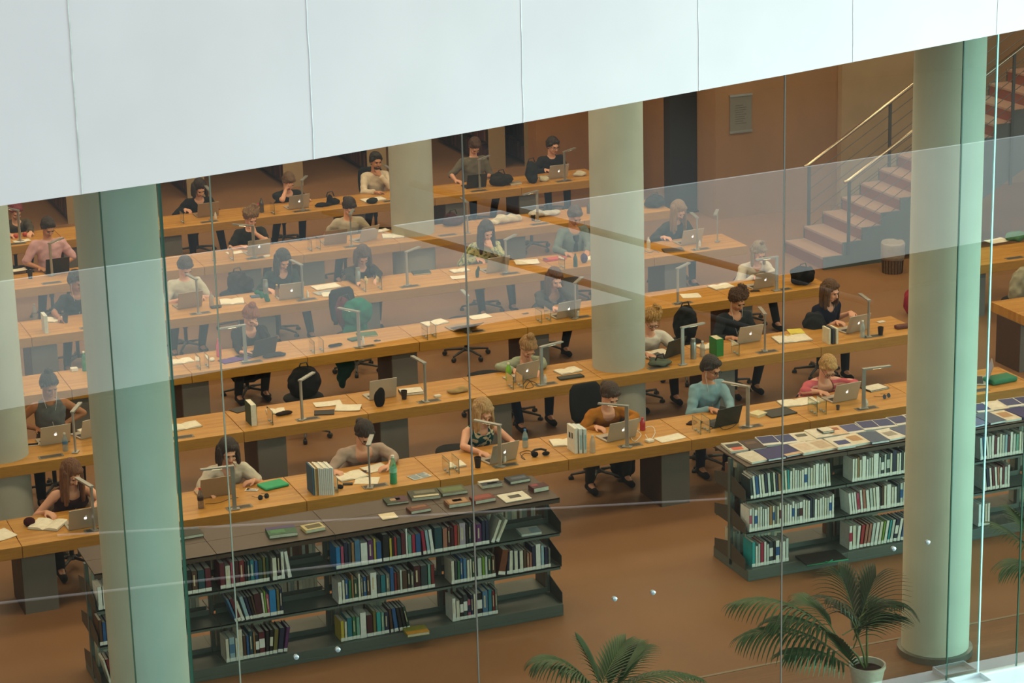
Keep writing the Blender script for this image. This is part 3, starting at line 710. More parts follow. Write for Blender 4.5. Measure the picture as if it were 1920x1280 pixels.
CAST = {
 'P1': dict(label='person with long brown hair and maroon sleeveless top at left front-row laptop', top='#3A1F26', sleeve=0, hair='#6B4226', style='long', pitch=42, hyaw=15, yaw=8, L=(168, 962), R=(98, 965), neck=.07, phones=True),
 'P2': dict(label='person with dark bob and white tee leaning on front-row desk', top='#CFC4B4', sleeve=.32, hair='#2A1A14', style='bob', pitch=25, L=(462, 905), lh='flat', R=(398, 925), neck=.06, legs='#30343C'),
 'P3': dict(label='person in loose tan top and glasses writing on front-row desk', top='#A89488', sleeve=.72, hair='#2B1D18', style='lowbun', pitch=50, hyaw=8, L=(716, 878), lh='flat', R=(640, 888), rh='grip', neck=.095, glasses=True, wide=1.25),
 'P4': dict(label='person with blonde fringe and teal-cream patterned sleeveless top on front row', top='#0F4A50', sleeve=0, pat='leaf', col2='#D6C9AC', hair='#B08A5C', style='halflong', pitch=42, hyaw=5, yaw=12, L=(960, 835), R=(912, 852), neck=.06),
 'P5': dict(label='person in mustard top typing at large silver laptop on front row', top='#A56A22', sleeve=.93, hair='#3D2A20', style='lowbun', pitch=42, hyaw=10, L=(1172, 800), R=(1130, 804), neck=.075, skin='fair', legs='#33302C'),
 'P6': dict(label='person in light blue shirt with glasses and earphones at dark laptop', top='#7FA0AC', sleeve=.9, hair='#2C2420', style='short', pitch=28, hyaw=20, yaw=8, L=(1370, 775), R=(1345, 770), phones=True, glasses=True, beard=False, skin='mid', legs='#1D2433'),
 'P7': dict(label='person in pink cardigan over black top at silver front-row laptop', top='#C2606A', sleeve=.62, pat='stripe', col2='#D8A48E', hair='#B99056', style='short', pitch=48, yaw=-4, L=(1590, 735), R=(1550, 738), neck=.10, under='#17181A', glasses=True),
 'P8': dict(label='person with high hair bun and grey sleeveless top on second row', top='#5F6266', sleeve=0, hair='#1E1713', style='bun', pitch=28, hyaw=12, L=(118, 800), R=(80, 808), neck=.05, skin='tan', phones=True, legs='#141416'),
 'P10': dict(label='person in sage sweater bending over small laptop on second row', top='#98A08A', sleeve=.9, hair='#A07A50', style='bun', pitch=52, hyaw=5, L=(1005, 700), R=(975, 697), neck=.06, wide=1.1, legs='#1D2A44'),
 'P11': dict(label='person with tousled blond hair and white tee beside middle pillar', top='#DAD6CC', sleeve=.34, hair='#B08850', style='curly', pitch=35, hyaw=-10, L=(1262, 655), lh='flat', R=(1225, 668), glasses=True),
 'P12': dict(label='person in open black shirt with dark curls at second-row laptop', top='#202428', sleeve=.75, hair='#4A3020', style='curly', pitch=35, hyaw=8, L=(1402, 632), R=(1385, 636), neck=.06, skin='mid', phones=True),
 'P13': dict(label='person in navy blouse with long hair and earphones near desk end', top='#15192E', sleeve=.45, hair='#5A3D25', style='halflong', pitch=22, hyaw=12, yaw=15, L=(1597, 590), R=(1580, 606), neck=.06, phones=True),
 'P9': dict(label='person with red-brown bun resting head on hand in black top', top='#141416', sleeve=.95, hair='#8A4E28', style='bun', pitch=48, hyaw=10, lh='cheek', R=(466, 660), rh='flat', neck=.06),
 'P15': dict(label='person in grey jacket holding chin on third row', top='#3C3A38', sleeve=.95, hair='#5A3A2A', style='halflong', pitch=30, hyaw=5, lh='cheek', R=(1048, 580), under='#8E8A80', neck=.08),
 'P16': dict(label='person in white sweater with topknot typing on third row', top='#CFC8BC', sleeve=.95, hair='#8F7A60', style='topknot', pitch=38, hyaw=8, L=(1440, 525), R=(1425, 522), neck=.045),
 'P14': dict(label='person in black tee with loose earphones on fourth row at left', top='#1C2022', sleeve=.34, hair='#241A14', style='short', pitch=25, hyaw=20, yaw=8, L=(160, 600), R=(120, 600), skin='tan', phones=True, neck=.05),
 'P17': dict(label='person in white shirt behind dark glass joint on fourth row', top='#C9C4B4', sleeve=.5, hair='#3A2A1E', style='short', pitch=45, hyaw=12, L=(375, 560), R=(345, 565)),
 'P18': dict(label='person with straight dark hair and dark green top on fourth row', top='#23302A', sleeve=.9, hair='#221812', style='halflong', pitch=42, hyaw=12, L=(540, 540), R=(510, 545), neck=.05),
 'P19': dict(label='person with brown hair and dark top bending over fourth-row desk', top='#2C2A27', sleeve=.9, hair='#4A3020', style='bob', pitch=50, hyaw=-5, L=(705, 528), R=(680, 532)),
 'P20': dict(label='person in pale floral blouse with long dark hair on fourth row', top='#B9B68A', sleeve=.9, pat='floral', col2='#6E7A54', hair='#2E2018', style='long', pitch=35, hyaw=8, lh='chin', R=(905, 488), neck=.05),
 'P21': dict(label='person in open grey cardigan over black near middle pillar', top='#6A7672', sleeve=.95, hair='#4A372A', style='short', pitch=38, hyaw=5, L=(1100, 475), R=(1070, 477), under='#15181A', neck=.08, skin='mid'),
 'P22': dict(label='person in dark sweater with long light hair at fourth-row end', top='#2A2C26', sleeve=.85, hair='#8A6A48', style='long', pitch=40, hyaw=10, yaw=8, L=(1290, 447), R=(1255, 447)),
 'P23': dict(label='person in pink short-sleeved shirt at fifth-row black laptop', top='#CDA2A6', sleeve=.45, hair='#2A1C14', style='short', pitch=35, hyaw=10, L=(115, 500), R=(82, 505), skin='mid', wide=1.1, legs='#2A2C34'),
 'P24': dict(label='person with curly fair hair and dark tee hand at chin', top='#20221F', sleeve=.3, hair='#7A5A38', style='curly', pitch=35, hyaw=10, lh='chin', R=(465, 462), rh='flat'),
 'P25': dict(label='person in pale tee with dark hair in ponytail on fifth row', top='#BDB29C', sleeve=.32, hair='#2C1E16', style='pony', pitch=42, hyaw=5, L=(680, 420), R=(640, 425)),
 'P26': dict(label='person in grey jumper at far left of back row', top='#4A4438', sleeve=.9, hair='#7A2E3A', style='short', pitch=40, L=(55, 440), R=(25, 442)),
 'P27': dict(label='person in black sweater with dark bob at back-row left laptop', top='#1A1A1C', sleeve=.9, hair='#241612', style='bob', pitch=38, hyaw=5, L=(390, 393), R=(355, 395), neck=.05),
 'P28': dict(label='person in dark tee leaning cheek on hand on back row', top='#23272A', sleeve=.32, hair='#6A4E34', style='short', pitch=45, hyaw=8, rh='cheek', L=(575, 375), neck=.03),
 'P29': dict(label='person in white long-sleeved shirt with beard on back row', top='#D2C3AC', sleeve=.92, hair='#1E1511', style='short', pitch=12, hyaw=5, lh='chin', L=None, R=(715, 360), rh='flat', beard=True, skin='mid', neck=.05),
 'P30': dict(label='person in grey shirt bending over back row beside second glass joint', top='#6A6458', sleeve=.5, hair='#4A3022', style='short', pitch=50, L=(905, 335), R=(862, 340)),
 'P31': dict(label='person in black jacket with dark glasses at right back-row laptop', top='#22242A', sleeve=.95, hair='#2A1E18', style='lowbun', pitch=18, hyaw=10, L=(1045, 318), R=(1030, 320), glasses=True),
}
for key, kw in CAST.items():
    t, base = build_person(key, **kw)
    row = [q for q in PPL if q[0] == key][0][1]
    short = [q for q in PPL if q[0] == key][0][5]
    place_chair('back' if key in ('P5', 'P29') else 'seat', (base.x, base.y-.01, -.02+.0), random.uniform(-.2, .2), 'black swivel chair under the '+short)
# chairs nobody sits on
EMPTY = [('seat', 572, 893, 1, 'empty swivel chair between dark-haired and loose-tan-top women'), ('seat', 830, 712, 2, 'empty black swivel stool in second row left of sage sweater'),
          ('seat', 760, 838, 1, 'empty swivel chair base right of loose-tan-top woman'),
         ('seat', 1240, 790, 1, 'empty chair right of mustard-top woman, half hidden'), 
         ('seat', 815, 625, 3, 'empty chair left of tilted book stand on third row'),
         ('seat', 905, 415, 5, 'empty dark chair at fifth row behind striped bag')]
for kd, px, py, row, lab in EMPTY:
    P = AT(px, py, .0); P.y = max(ROWY[row]+1.12, min(ROWY[row]+1.45, P.y)); d = P
    place_chair(kd, (P.x, P.y, 0), random.uniform(-.5, .5), lab)

for kd, px, py, lab in (('seat', 572, 742, 'swivel chair under the black backpack, second row'), ('back', 668, 625, 'black-backed chair hung with green coat, third row'), ('seat', 1285, 640, 'swivel chair under backpack beside blond man'), ('seat', 447, 548, 'swivel chair under dark brown backpack, fourth row'), ('seat', 1916, 560, 'swivel chair under pale coat at right picture edge')):
    P = AT(px, py, .497); place_chair(kd, (P.x, P.y+.03, 0), .3, lab)
# ---------------------------------------------------------------- things on the desks
WHITE = '#E4DDCB'
def dlab(s, row, x): return s+' on %s, %s' % (RN[row], where(row, x))
def laptop(row, px, py, col='silver', logo=True, yaw=0, tilt=18, w=.325, label=None, dz=0.):
    P = AT(px, py); c = {'silver': '#B7AFA2', 'tan': '#A08B70', 'black': '#17191A', 'green-black': '#1F2C27', 'grey': '#8B8880'}[col]
    m = mat('laptop_'+col, c, .38, metal=.35 if col not in ('black', 'green-black') else 0, var=.02, scale=3)
    t = thing('laptop', label or dlab('open %s laptop' % col, row, P.x), 'laptop', (P.x, P.y, ZT+dz), math.radians(yaw), 'open laptops on the reading desks')
    b = MB(); b.box(-w/2, w/2, 0, .225, .002, .016); b.obj('base', m, t, bevel=.003)
    b = MB(); b.box(-w*.43, w*.43, .03, .13, .0155, .0175); b.obj('keyboard', M_DARK, t)
    X = Matrix.Translation((0, .002, .014)) @ Matrix.Rotation(math.radians(tilt), 4, 'X')
    b = MB(); b.box(-w/2, w/2, -.008, 0, 0, .222, 0, X); lid = b.obj('screen_lid', m, t, bevel=.003)
    b = MB(); b.box(-w*.46, w*.46, .0, .0012, .012, .212, 0, X); b.obj('display', mat('display_glow', '#10151C', .2, emit='#C9DCF0', es=.35), lid)
    if logo:
        b = MB(); s = .020; pts = []
        for a in range(0, 360, 15):
            r = math.radians(a); x = s*.78*math.cos(r)*(1+.10*abs(math.sin(r*1.0))); z = s*.85*math.sin(r)
            if 75 <= a <= 105: z -= s*.12
            if a in (255, 270, 285): z += s*.07*(a == 270)
            pts.append((x, z))
        # bite on one side
        q = []
        for x, z in pts:
            if x > 0 and (x-s*1.0)**2+(z-s*.12)**2 < (s*.42)**2: x = s*1.0-math.sqrt(max(0, (s*.42)**2-(z-s*.12)**2))
            q.append((x, z))
        c0 = .112; n = len(q)
        Y = X @ Matrix.Translation((0, -.0086, c0))
        vs = [(x, 0, z) for x, z in q]+[(0, 0, 0)]; b.add(vs, [(i, (i+1) % n, n) for i in range(n)], 0, Y)
        vs = [(0, 0, s*.85), (s*.12, 0, s*1.3), (s*.45, 0, s*1.55), (s*.38, 0, s*1.15)]; b.add(vs, [(0, 1, 2, 3)], 0, Y)
        b.obj('lid_logo', mat('logo_glow', '#FFFFFF', emit='#F4F1FF', es=1.6), lid)
    return t
def paper(row, px, py, w=.21, d=.297, rot=0, n=1, col=WHITE, z=ZT, label=None, name='paper_sheet', cat='paper', lines=False):
    P = AT(px, py, z); b = MB(); rnd = random.Random(int(px*31+py))
    for k in range(n):
        M = Matrix.Translation((rnd.uniform(-.012, .012)*(k > 0), rnd.uniform(-.012, .012)*(k > 0), 0)) @ Matrix.Rotation(rnd.uniform(-.06, .06)*(k > 0), 4, 'Z')
        N = 5; vs = []; h = .0015+k*.0022; cu = rnd.uniform(.001, .006)
        for zz in (0, .0012):
            for i in range(N):
                for j in (0, 1): vs.append(((i/(N-1)-.5)*w, (j-.5)*d, h+zz+cu*(2*i/(N-1)-1)**2))
        fs = []
        for i in range(N-1):
            fs += [(2*i, 2*i+1, 2*i+3, 2*i+2), (2*N+2*i, 2*N+2*i+2, 2*N+2*i+3, 2*N+2*i+1), (2*i, 2*i+2, 2*N+2*i+2, 2*N+2*i), (2*i+1, 2*N+2*i+1, 2*N+2*i+3, 2*i+3)]
        fs += [(0, 2*N, 2*N+1, 1), (2*N-2, 2*N-1, 4*N-1, 4*N-2)]
        b.add(vs, fs, 0, M)
    t = b.obj(name, cm(col, .8), loc=P, rz=math.radians(rot))
    tag(t, label or dlab('white paper' if n == 1 else 'loose white papers', row, P.x), cat)
    if lines:
        b = MB()
        for q in range(9):
            for c_ in (-1, 1): b.box(c_*w*.24-w*.2, c_*w*.24+w*.2*rnd.uniform(.3, 1), -d*.42+q*d*.095, -d*.42+q*d*.095+.014, .0075, .008)
        b.obj('printed_text', cm('#8D9AA3'), t)
    return t
def openbook(row, px, py, w=.36, d=.25, rot=0, col=WHITE, label=None, h=.018, tabs=0, cover='#54504A'):
    P = AT(px, py); t = thing('open_book', label or dlab('open book with white pages', row, P.x), 'book', (P.x, P.y, ZT), math.radians(rot))
    b = MB(); b.box(-w/2-.004, w/2+.004, -d/2-.004, d/2+.004, .0, .003); b.obj('cover', cm(cover), t)
    for s in (-1, 1):
        N = 7; vs = []
        prof = [(u, h*(1-(1-u)**3)*(1.15-.5*u)) for u in [i/(N-1) for i in range(N)]]
        for j in (-d/2, d/2):
            for u, z in prof: vs.append((s*u*w/2, j, .003+z+.002))
            for u, z in prof: vs.append((s*u*w/2, j, .003))
        fs = []
        for i in range(N-1): fs += [(i, i+1, 2*N+i+1, 2*N+i), (N+i, 3*N+i, 3*N+i+1, N+i+1), (i, N+i, N+i+1, i+1), (2*N+i, 2*N+i+1, 3*N+i+1, 3*N+i)]
        fs += [(N-1, 2*N-1, 4*N-1, 3*N-1), (0, 2*N, 3*N, N)]
        b = MB(); b.add(vs, fs); b.obj('pages', cm(col, .8), t)
    for q in range(tabs):
        b = MB(); x = -w/2+.04+q*.05; b.box(x, x+.03, d/2-.005, d/2+.035, .012, .014); b.obj('page_tab', cm('#E2CF6A'), t)
    return t
def slab(row, px, py, w, d, h, rot, col, name, label, cat, z=ZT, pages=None, bev=.004, patch=None):
    P = AT(px, py, z); t = thing(name, label, cat, (P.x, P.y, z), math.radians(rot))
    if pages:
        b = MB(); b.box(-w/2, w/2, -d/2, d/2, 0, .003); b.box(-w/2, w/2, -d/2, d/2, h-.003, h); b.box(-w/2, -w/2+.004, -d/2, d/2, .003, h-.003); b.obj('cover', cm(col), t)
        b = MB(); b.box(-w/2+.005, w/2-.004, -d/2+.003, d/2-.003, .003, h-.003); b.obj('page_block', cm(pages, .8), t)
    else:
        b = MB(); b.box(-w/2, w/2, -d/2, d/2, 0.001, h); b.obj('body', cm(col), t, bevel=bev)
    if patch:
        for (x0, x1, y0, y1, c) in patch:
            b = MB(); b.box(x0*w, x1*w, y0*d, y1*d, h-.0005, h+.0008); b.obj('cover_picture', cm(c), t)
    return t
def bottle(row, px, py, h=.22, r=.032, col='#8FA3A0', cap='#E8E4DA', liquid=None, label=None, kind='plastic', lab=None):
    P = AT(px, py); nm = 'steel_flask' if kind == 'steel' else 'bottle'
    t = thing(nm, label or dlab('%s bottle' % kind, row, P.x), 'bottle', (P.x, P.y, ZT))
    m = mat('flask_steel', '#9AA09C', .3, metal=.7) if kind == 'steel' else mat('bottle_'+col.strip('#'), col, .15, alpha=.55 if kind == 'plastic' else 1., spec=.8)
    if kind == 'steel': prof = [(.001, 0), (r, 0), (r, h*.78), (r*.86, h*.82), (r*.86, h*.84)]
    else: prof = [(.001, 0), (r, .002), (r*1.0, h*.3), (r*.93, h*.34), (r, h*.38), (r, h*.60), (r*.8, h*.72), (r*.42, h*.86), (r*.38, h*.93)]
    b = MB(); b.lathe(prof, 20); auto_smooth(b.obj('body', m, t), 50)
    b = MB(); rc = r*.84 if kind == 'steel' else r*.46; b.lathe([(.001, h*.84 if kind == 'steel' else h*.91), (rc, h*.84 if kind == 'steel' else h*.91), (rc, h*.99), (.001, h)], 16); auto_smooth(b.obj('cap', mat('flask_steel') if kind == 'steel' else cm(cap), t))
    if lab:
        b = MB(); b.lathe([(r*1.0, h*.40), (r*1.03, h*.40), (r*1.03, h*.56), (r*1.0, h*.56)], 20); auto_smooth(b.obj('bottle_label', cm(lab), t))
    if liquid:
        b = MB(); b.lathe([(.001, .004), (r*.9, .004), (r*.85, h*.5), (.001, h*.5)], 16); b.obj('drink', cm(liquid, .2), t, smooth=True)
    return t
def cup(row, px, py, col='#2B1F18', h=.11, r=.038, lid=None, label=None):
    P = AT(px, py); t = thing('paper_cup', label or dlab('dark paper cup', row, P.x), 'cup', (P.x, P.y, ZT))
    b = MB(); b.lathe([(.001, 0), (r*.72, 0), (r, h), (r*.9, h), (r*.66, .006), (.001, .006)], 22); auto_smooth(b.obj('body', cm(col), t))
    if lid: b = MB(); b.lathe([(.001, h+.012), (r*.8, h+.012), (r*1.04, h+.004), (r*1.04, h-.006)], 22); auto_smooth(b.obj('lid', cm(lid), t))
    return t
def phone(row, px, py, rot=0, label=None, col='#D8D4CA'):
    P = AT(px, py); t = thing('mobile_phone', label or dlab('phone lying flat', row, P.x), 'phone', (P.x, P.y, ZT), math.radians(rot))
    b = MB(); b.box(-.034, .034, -.065, .065, .001, .009); b.obj('case', cm(col, .4), t, bevel=.003)
    b = MB(); b.box(-.03, .03, -.052, .052, .009, .0098); b.obj('screen', mat('phone_screen', '#0C0D10', .1), t)
    return t
def blob(name, label, cat, px, py, z, els, col, group=None, voxel=.012, wr=.012, children=(), rot=0, m=None):
    P = AT(px, py, z); b = MB()
    for c, r in els: b.ell(c, r)
    if cat in ('pencil case', 'glasses case') and len(els) > 1:
        (c1, r1), (c2, r2) = els[:2]; mr = min(r1[1], r2[1])*.8; b.cone((c1[0], c1[1], mr*.8), mr*.8, (c2[0], c2[1], mr*.8), mr*.8); b.ell(((c1[0]+c2[0])/2, (c1[1]+c2[1])/2, c1[2]), (abs(c2[0]-c1[0])*.62, mr*1.15, r1[2]))
    o = remesh(b, 'body', m or cloth(col), voxel, 3)
    me = o.data; n = len(me.vertices); co = np.empty(n*3); me.vertices.foreach_get('co', co); co = co.reshape(-1, 3)
    f = np.sin(co[:, 0]*37+np.sin(co[:, 1]*29)*2)*np.sin(co[:, 2]*33+co[:, 1]*21)
    nn = np.empty(n*3); me.vertices.foreach_get('normal', nn); co = co+nn.reshape(-1, 3)*(f*wr)[:, None]; co[:, 2] = np.maximum(co[:, 2], .002)
    me.vertices.foreach_set('co', co.ravel()); me.update()
    t = thing(name, label, cat, (P.x, P.y, z), math.radians(rot), group); o.parent = t
    if cat in ('backpack', 'bag') and name != 'plastic_bag' and name != 'food_bag':
        zt = max(v[2] for v in b.v); q = MB(); q.tube([(-.06, .0, zt-.03), (-.04, -.01, zt+.035), (.03, -.015, zt+.045), (.06, .0, zt-.03)], .009, 6); q.obj('carry_strap', cm('#2C2A28'), t, smooth=True)
    for nm, pts, r, c in children:
        q = MB(); q.tube(pts, r, 7); q.obj(nm, cm(c), t, smooth=True)
    return t
def cable(name, label, pts, r=.003, col='#DAD6CC', z=ZT):
    P = [AT(x, y, z)+Vector((0, 0, .004)) for x, y in pts]; base = P[0].copy(); Q = []
    for i in range(len(P)-1):
        for k in range(5):
            t_ = k/5; p0 = P[max(i-1, 0)]; p1 = P[i]; p2 = P[i+1]; p3 = P[min(i+2, len(P)-1)]
            Q.append(.5*((2*p1)+(p2-p0)*t_+(2*p0-5*p1+4*p2-p3)*t_*t_+(3*p1-p0-3*p2+p3)*t_**3)-base)
    Q.append(P[-1]-base); b = MB(); b.tube(Q, r, 6)
    return tag(b.obj(name, cm(col), loc=base, smooth=True), label, 'cable')
def eyewear(row, px, py, label, rot=0):
    P = AT(px, py); t = thing('sunglasses', label, 'sunglasses', (P.x, P.y, ZT), math.radians(rot))
    for s in (-1, 1):
        X = Matrix.Translation((s*.036, 0, .022)) @ Matrix.Rotation(PI/2-.3, 4, 'X')
        b = MB(); b.lathe([(.001, 0), (.026, 0), (.028, .003), (.001, .004)], 16, 0, X); b.obj('lens', mat('dark_lens', '#1B1410', .1), t)
        b = MB(); b.tube([(s*.062, 0, .03), (s*.066, .06, .02), (s*.055, .13, .006)], .0025, 5); b.obj('temple_arm', M_DARK, t)
    b = MB(); b.tube([(-.012, -.004, .03), (.012, -.004, .03)], .003, 5); b.obj('bridge', M_DARK, t)
_ng = [0]
def glass_end(row, px, py, label=None):
    """small glass book support: upright pane standing front to back with two knobs"""
    P = AT(px, py); t = thing('glass_book_support', label or dlab('upright glass book support', row, P.x), 'book support', (P.x, P.y+.0, ZT), 0, 'small upright glass plates with steel knobs on the desks')
    b = MB(); b.box(-.004, .004, 0, .20, .001, .155); b.obj('pane', M_CLEAR, t)
    b = MB(); b.box(-.0025, .0025, -.002, .001, .001, .157); b.box(-.0025, .0025, 0, .2, .155, .157); b.box(-.0025, .0025, .199, .202, .001, .157); b.obj('pane_edge', M_EDGE, t)
    for yy in (.05, .12):
        X = Matrix.Translation((0, yy, .022)) @ Matrix.Rotation(PI/2, 4, 'Y'); b = MB(); b.lathe([(.001, -.014), (.011, -.014), (.011, .014), (.001, .014)], 12, 0, X); auto_smooth(b.obj('knob', M_ALU, t))
# laptops
for a in [(1,160,990,'silver',True,2),(1,405,931,'tan',False,0),(1,943,866,'silver',True,12),(1,1165,824,'silver',True,8),(1,1362,798,'green-black',False,10),(1,1584,752,'silver',True,5),
          (2,104,832,'silver',True,3),(2,176,818,'silver',False,18),(2,985,712,'silver',True,14),(2,1404,642,'silver',True,3),(2,1606,622,'silver',True,10),
          (3,495,666,'black',False,18),(3,1064,595,'silver',True,8),(3,1432,540,'silver',True,5),
          (4,356,577,'tan',False,5),(4,546,560,'silver',True,0),(4,932,510,'silver',False,5),(4,1296,458,'silver',True,4),
          (5,108,512,'black',False,3),(5,485,477,'silver',True,2),(5,629,458,'tan',False,-3),(5,690,452,'silver',False,22),
          (6,390,406,'tan',False,2),(6,560,391,'silver',True,4),(6,1046,334,'silver',True,2),(6,893,352,'black',False,0)]:
    laptop(a[0], a[1], a[2], a[3], a[4], a[5], w=.36 if a[1] == 1165 else .325)
laptop(2, 718, 747, 'silver', False, 3, tilt=8, label='open silver laptop facing away on second row, nobody at it')
# glass book supports
for row, L in {1: [(843,891),(861,888),(1314,815),(1331,812),(1532,780),(1549,777)], 2: [(512,797),(963,731),(981,729),(1386,668)],
               3: [(376,694),(392,691),(590,664),(607,661),(802,637),(818,634),(1016,607),(1033,604)], 4: [(686,548),(716,544),(1059,505)], 5: [(438,490),(405,494),(585,472),(601,469)], 6: [(345,420),(515,403)]}.items():
    for px, py in L: glass_end(row, px, py)
# row 1
slab(1, 512, 911, .27, .20, .028, 12, '#1FA06C', 'laptop_sleeve', 'bright green zipped laptop sleeve on front-row desk', 'laptop sleeve', bev=.012)
phone(1, 472, 919, 60, 'white phone beside the green laptop sleeve'); eyewear(1, 494, 935, 'folded sunglasses in front of the green laptop sleeve', 15)
bottle(1, 377, 952, .21, .03, '#6E5A50', '#B23A34', label='cola bottle with red cap left of white-tee woman', lab='#2A1512')
cable('charging_cable', 'thin black cable left of sunglasses on front row', [(385, 945), (410, 943), (430, 936), (447, 933)], .0025, '#2A2420')
for k in range(11):      # the upright stack of journals
    px = 588+k*3.6; P = AT(px, 929-k*.1); c = ['#31506A', '#D8D2C0', '#8A6A3A', '#E0DACA', '#D9D4C6', '#C8CCC8', '#E3DECF', '#DDD8CA', '#C5CFD2', '#E3DFD2', '#D6DAD8'][k]
    t = thing('journal', ['blue-spined journal, first of the upright bundle beside tan-top woman', 'cream journal, second of the upright bundle beside tan-top woman', 'ochre journal, third of the upright bundle beside tan-top woman'][k] if k < 3 else 'white journal in the upright bundle beside loose-tan-top woman', 'journal', (P.x, P.y, ZT), 0, 'upright journals beside the tan-top woman')
    b = MB(); h = .285-.004*(k % 3); b.box(0, .016, 0, .21, 0, h); b.obj('pages', cm(c, .7), t)
    b = MB(); b.box(-.001, .0168, -.0015, .003, 0, h+.001); b.obj('spine', cm(['#3D6684', '#BFB08A', '#9A7A48'][k] if k < 3 else '#D5DDE0'), t)
glass_end(1, 634, 924)
openbook(1, 657, 893, .30, .21, 8, label='open white notebook under the writing hand, front row')
paper(1, 705, 878, .25, .20, 10, 2); paper(1, 688, 901, .24, .20, -25, 1, label='white sheet behind the lamp post, front row'); paper(1, 786, 893, .21, .15, 12, 1, '#C7CBC8', label='printed grey-white sheet right of green bottle', lines=True)
phone(1, 677, 885, 70, 'grey phone on notebook before the loose-tan-top woman', '#6F6C68')
slab(1, 652, 908, .10, .055, .012, -20, '#1B1A1C', 'mobile_phone', 'black phone right of the upright journal bundle', 'phone', bev=.004)
blob('computer_mouse', 'black mouse beside glass support at journal bundle', 'mouse', 638, 914, ZT, [((0, 0, .012), (.032, .05, .018))], '#15151A', voxel=.007, wr=0)
bottle(1, 738, 906, .30, .037, '#3FA878', '#E8E4DA', label='green mineral water bottle on front row', kind='plastic', liquid='#46B48A', lab='#7FC7B0')
openbook(1, 852, 872, .20, .17, 0, label='white notepad between two glass plates on front row')
cup(1, 896, 876, '#20140F', lid=None, label='black cup of iced coffee left of patterned-top woman laptop')
bottle(1, 985, 838, .20, .03, '#9FB4B4', '#3C78C0', label='clear water bottle with blue cap right of lamp', lab='#5A90A8')
t = blob('headphones', 'black over-ear headphones lying on front row desk', 'headphones', 1012, 855, ZT, [((-.055, 0, .03), (.04, .035, .03)), ((.065, -.01, .025), (.045, .03, .022))], '#14161A', voxel=.008, wr=0,
         children=[('headband', [(-.08, .02, .045), (-.03, .06, .055), (.04, .06, .055), (.09, .03, .04)], .012, '#14161A')])
cable('headphone_cable', 'tangled grey cable left of black headphones', [(1000, 852), (985, 850), (977, 857), (985, 862), (975, 850), (990, 845), (1002, 850)], .003, '#3A3F44')
bottle(1, 946, 866, .10, .018, '#D8D6D0', '#D8D6D0', label='small white device beside front-row lamp foot', kind='opaque')
openbook(1, 1060, 830, .30, .21, -10, label='open white ring folder left of upright white books')
for k in range(3):
    P = AT(1078+k*8.5, 851-k*.6); t = thing('journal', ['white upright book with black marks on its cover', 'white upright book, middle of three left of water bottle', 'white upright book, rightmost of three at clear bottle'][k], 'book', (P.x, P.y, ZT), 0, 'three upright white books')
    b = MB(); b.box(0, .034, 0, .20, 0, .275-.008*k); b.obj('body', cm(['#DCDCD4', '#D2D8D8', '#C9D6D6'][k], .6), t, bevel=.002)
    b = MB(); b.box(-.001, .001, .05, .08, .15, .21) if k == 0 else b.box(.008, .026, -.001, .001, .04, .20)
    if k == 0: b.box(-.001, .001, .11, .15, .14, .20)
    b.obj('cover_print', cm('#1E2228' if k == 0 else '#8FB3BC'), t)
bottle(1, 1111, 848, .19, .03, '#B4B2A6', '#C9C2B4', label='clear water bottle right of the three upright white books')
bottle(1, 1205, 806, .14, .03, '#A8242C', '#C03A3A', label='red can behind big laptop, mustard-top woman', kind='opaque')
cable('charging_cable', 'white coiled charger cable right of mustard-top woman', [(1165, 822), (1172, 812), (1190, 808), (1202, 815), (1190, 828), (1182, 815), (1200, 806), (1222, 800), (1228, 812), (1218, 826), (1210, 815)], .0045)
slab(1, 1218, 828, .075, .075, .028, 10, '#DDD8CC', 'power_adapter', 'white square power adapter right of mustard-top woman', 'adapter', bev=.006)
paper(1, 1256, 822, .30, .16, 8, 2, label='white sheets right of the power adapter, front row')
blob('earphone_pouch', 'dark tangled pouch left of green-black laptop', 'pouch', 1298, 795, ZT, [((0, 0, .015), (.06, .04, .02)), ((-.05, .01, .01), (.03, .02, .012))], '#3A2A20', voxel=.009, wr=.006)
cable('charging_cable', 'black cable before the blue-shirt man', [(1310, 802), (1330, 806), (1345, 798), (1358, 806), (1375, 800), (1385, 790)], .003, '#24211F')
slab(1, 1460, 774, .33, .24, .016, 5, '#33332F', 'tablet_case', 'dark grey rounded tablet case right of blue-shirt man', 'tablet case', bev=.007)
slab(1, 1421, 778, .15, .14, .03, 20, '#D7CBA2', 'book', 'small cream book with dark keys on top', 'book', pages='#DDD3B4')
openbook(1, 1497, 755, .42, .22, -6, label='two open white sheets left of pink-cardigan laptop')
slab(1, 1502, 742, .02, .02, .02, 0, '#77726A', 'eraser', 'tiny grey block behind open sheets, front row', 'eraser')
cup(1, 1571, 762+6, '#4A4A48', .05, .022, label='small grey metal pot before pink-cardigan woman')
slab(1, 1640, 728, .26, .19, .016, 8, '#2A2A28', 'book', 'dark book with white pad right of pink-cardigan woman', 'book', pages='#E0DACC', patch=[(-.45, .45, -.45, .45, '#D9D2C2')])
eyewear(1, 1662, 746, 'dark glasses lying at right end of front row', 20)
bottle(1, 1624, 762, .085, .02, '#D8D6D0', '#D8D6D0', label='white egg timer at the right-hand front-row lamp', kind='opaque')
openbook(1, 90, 985, .30, .26, -35, label='thick open folder before long-haired maroon woman', h=.03)
blob('camera_bag', 'small dark red camera case left of open folder', 'camera case', 55, 985, ZT, [((0, 0, .04), (.06, .05, .045))], '#3A1015', voxel=.01, wr=.003)
paper(1, 2, 1003, .2, .26, 20, 3, label='white papers cut by left picture edge, front row')
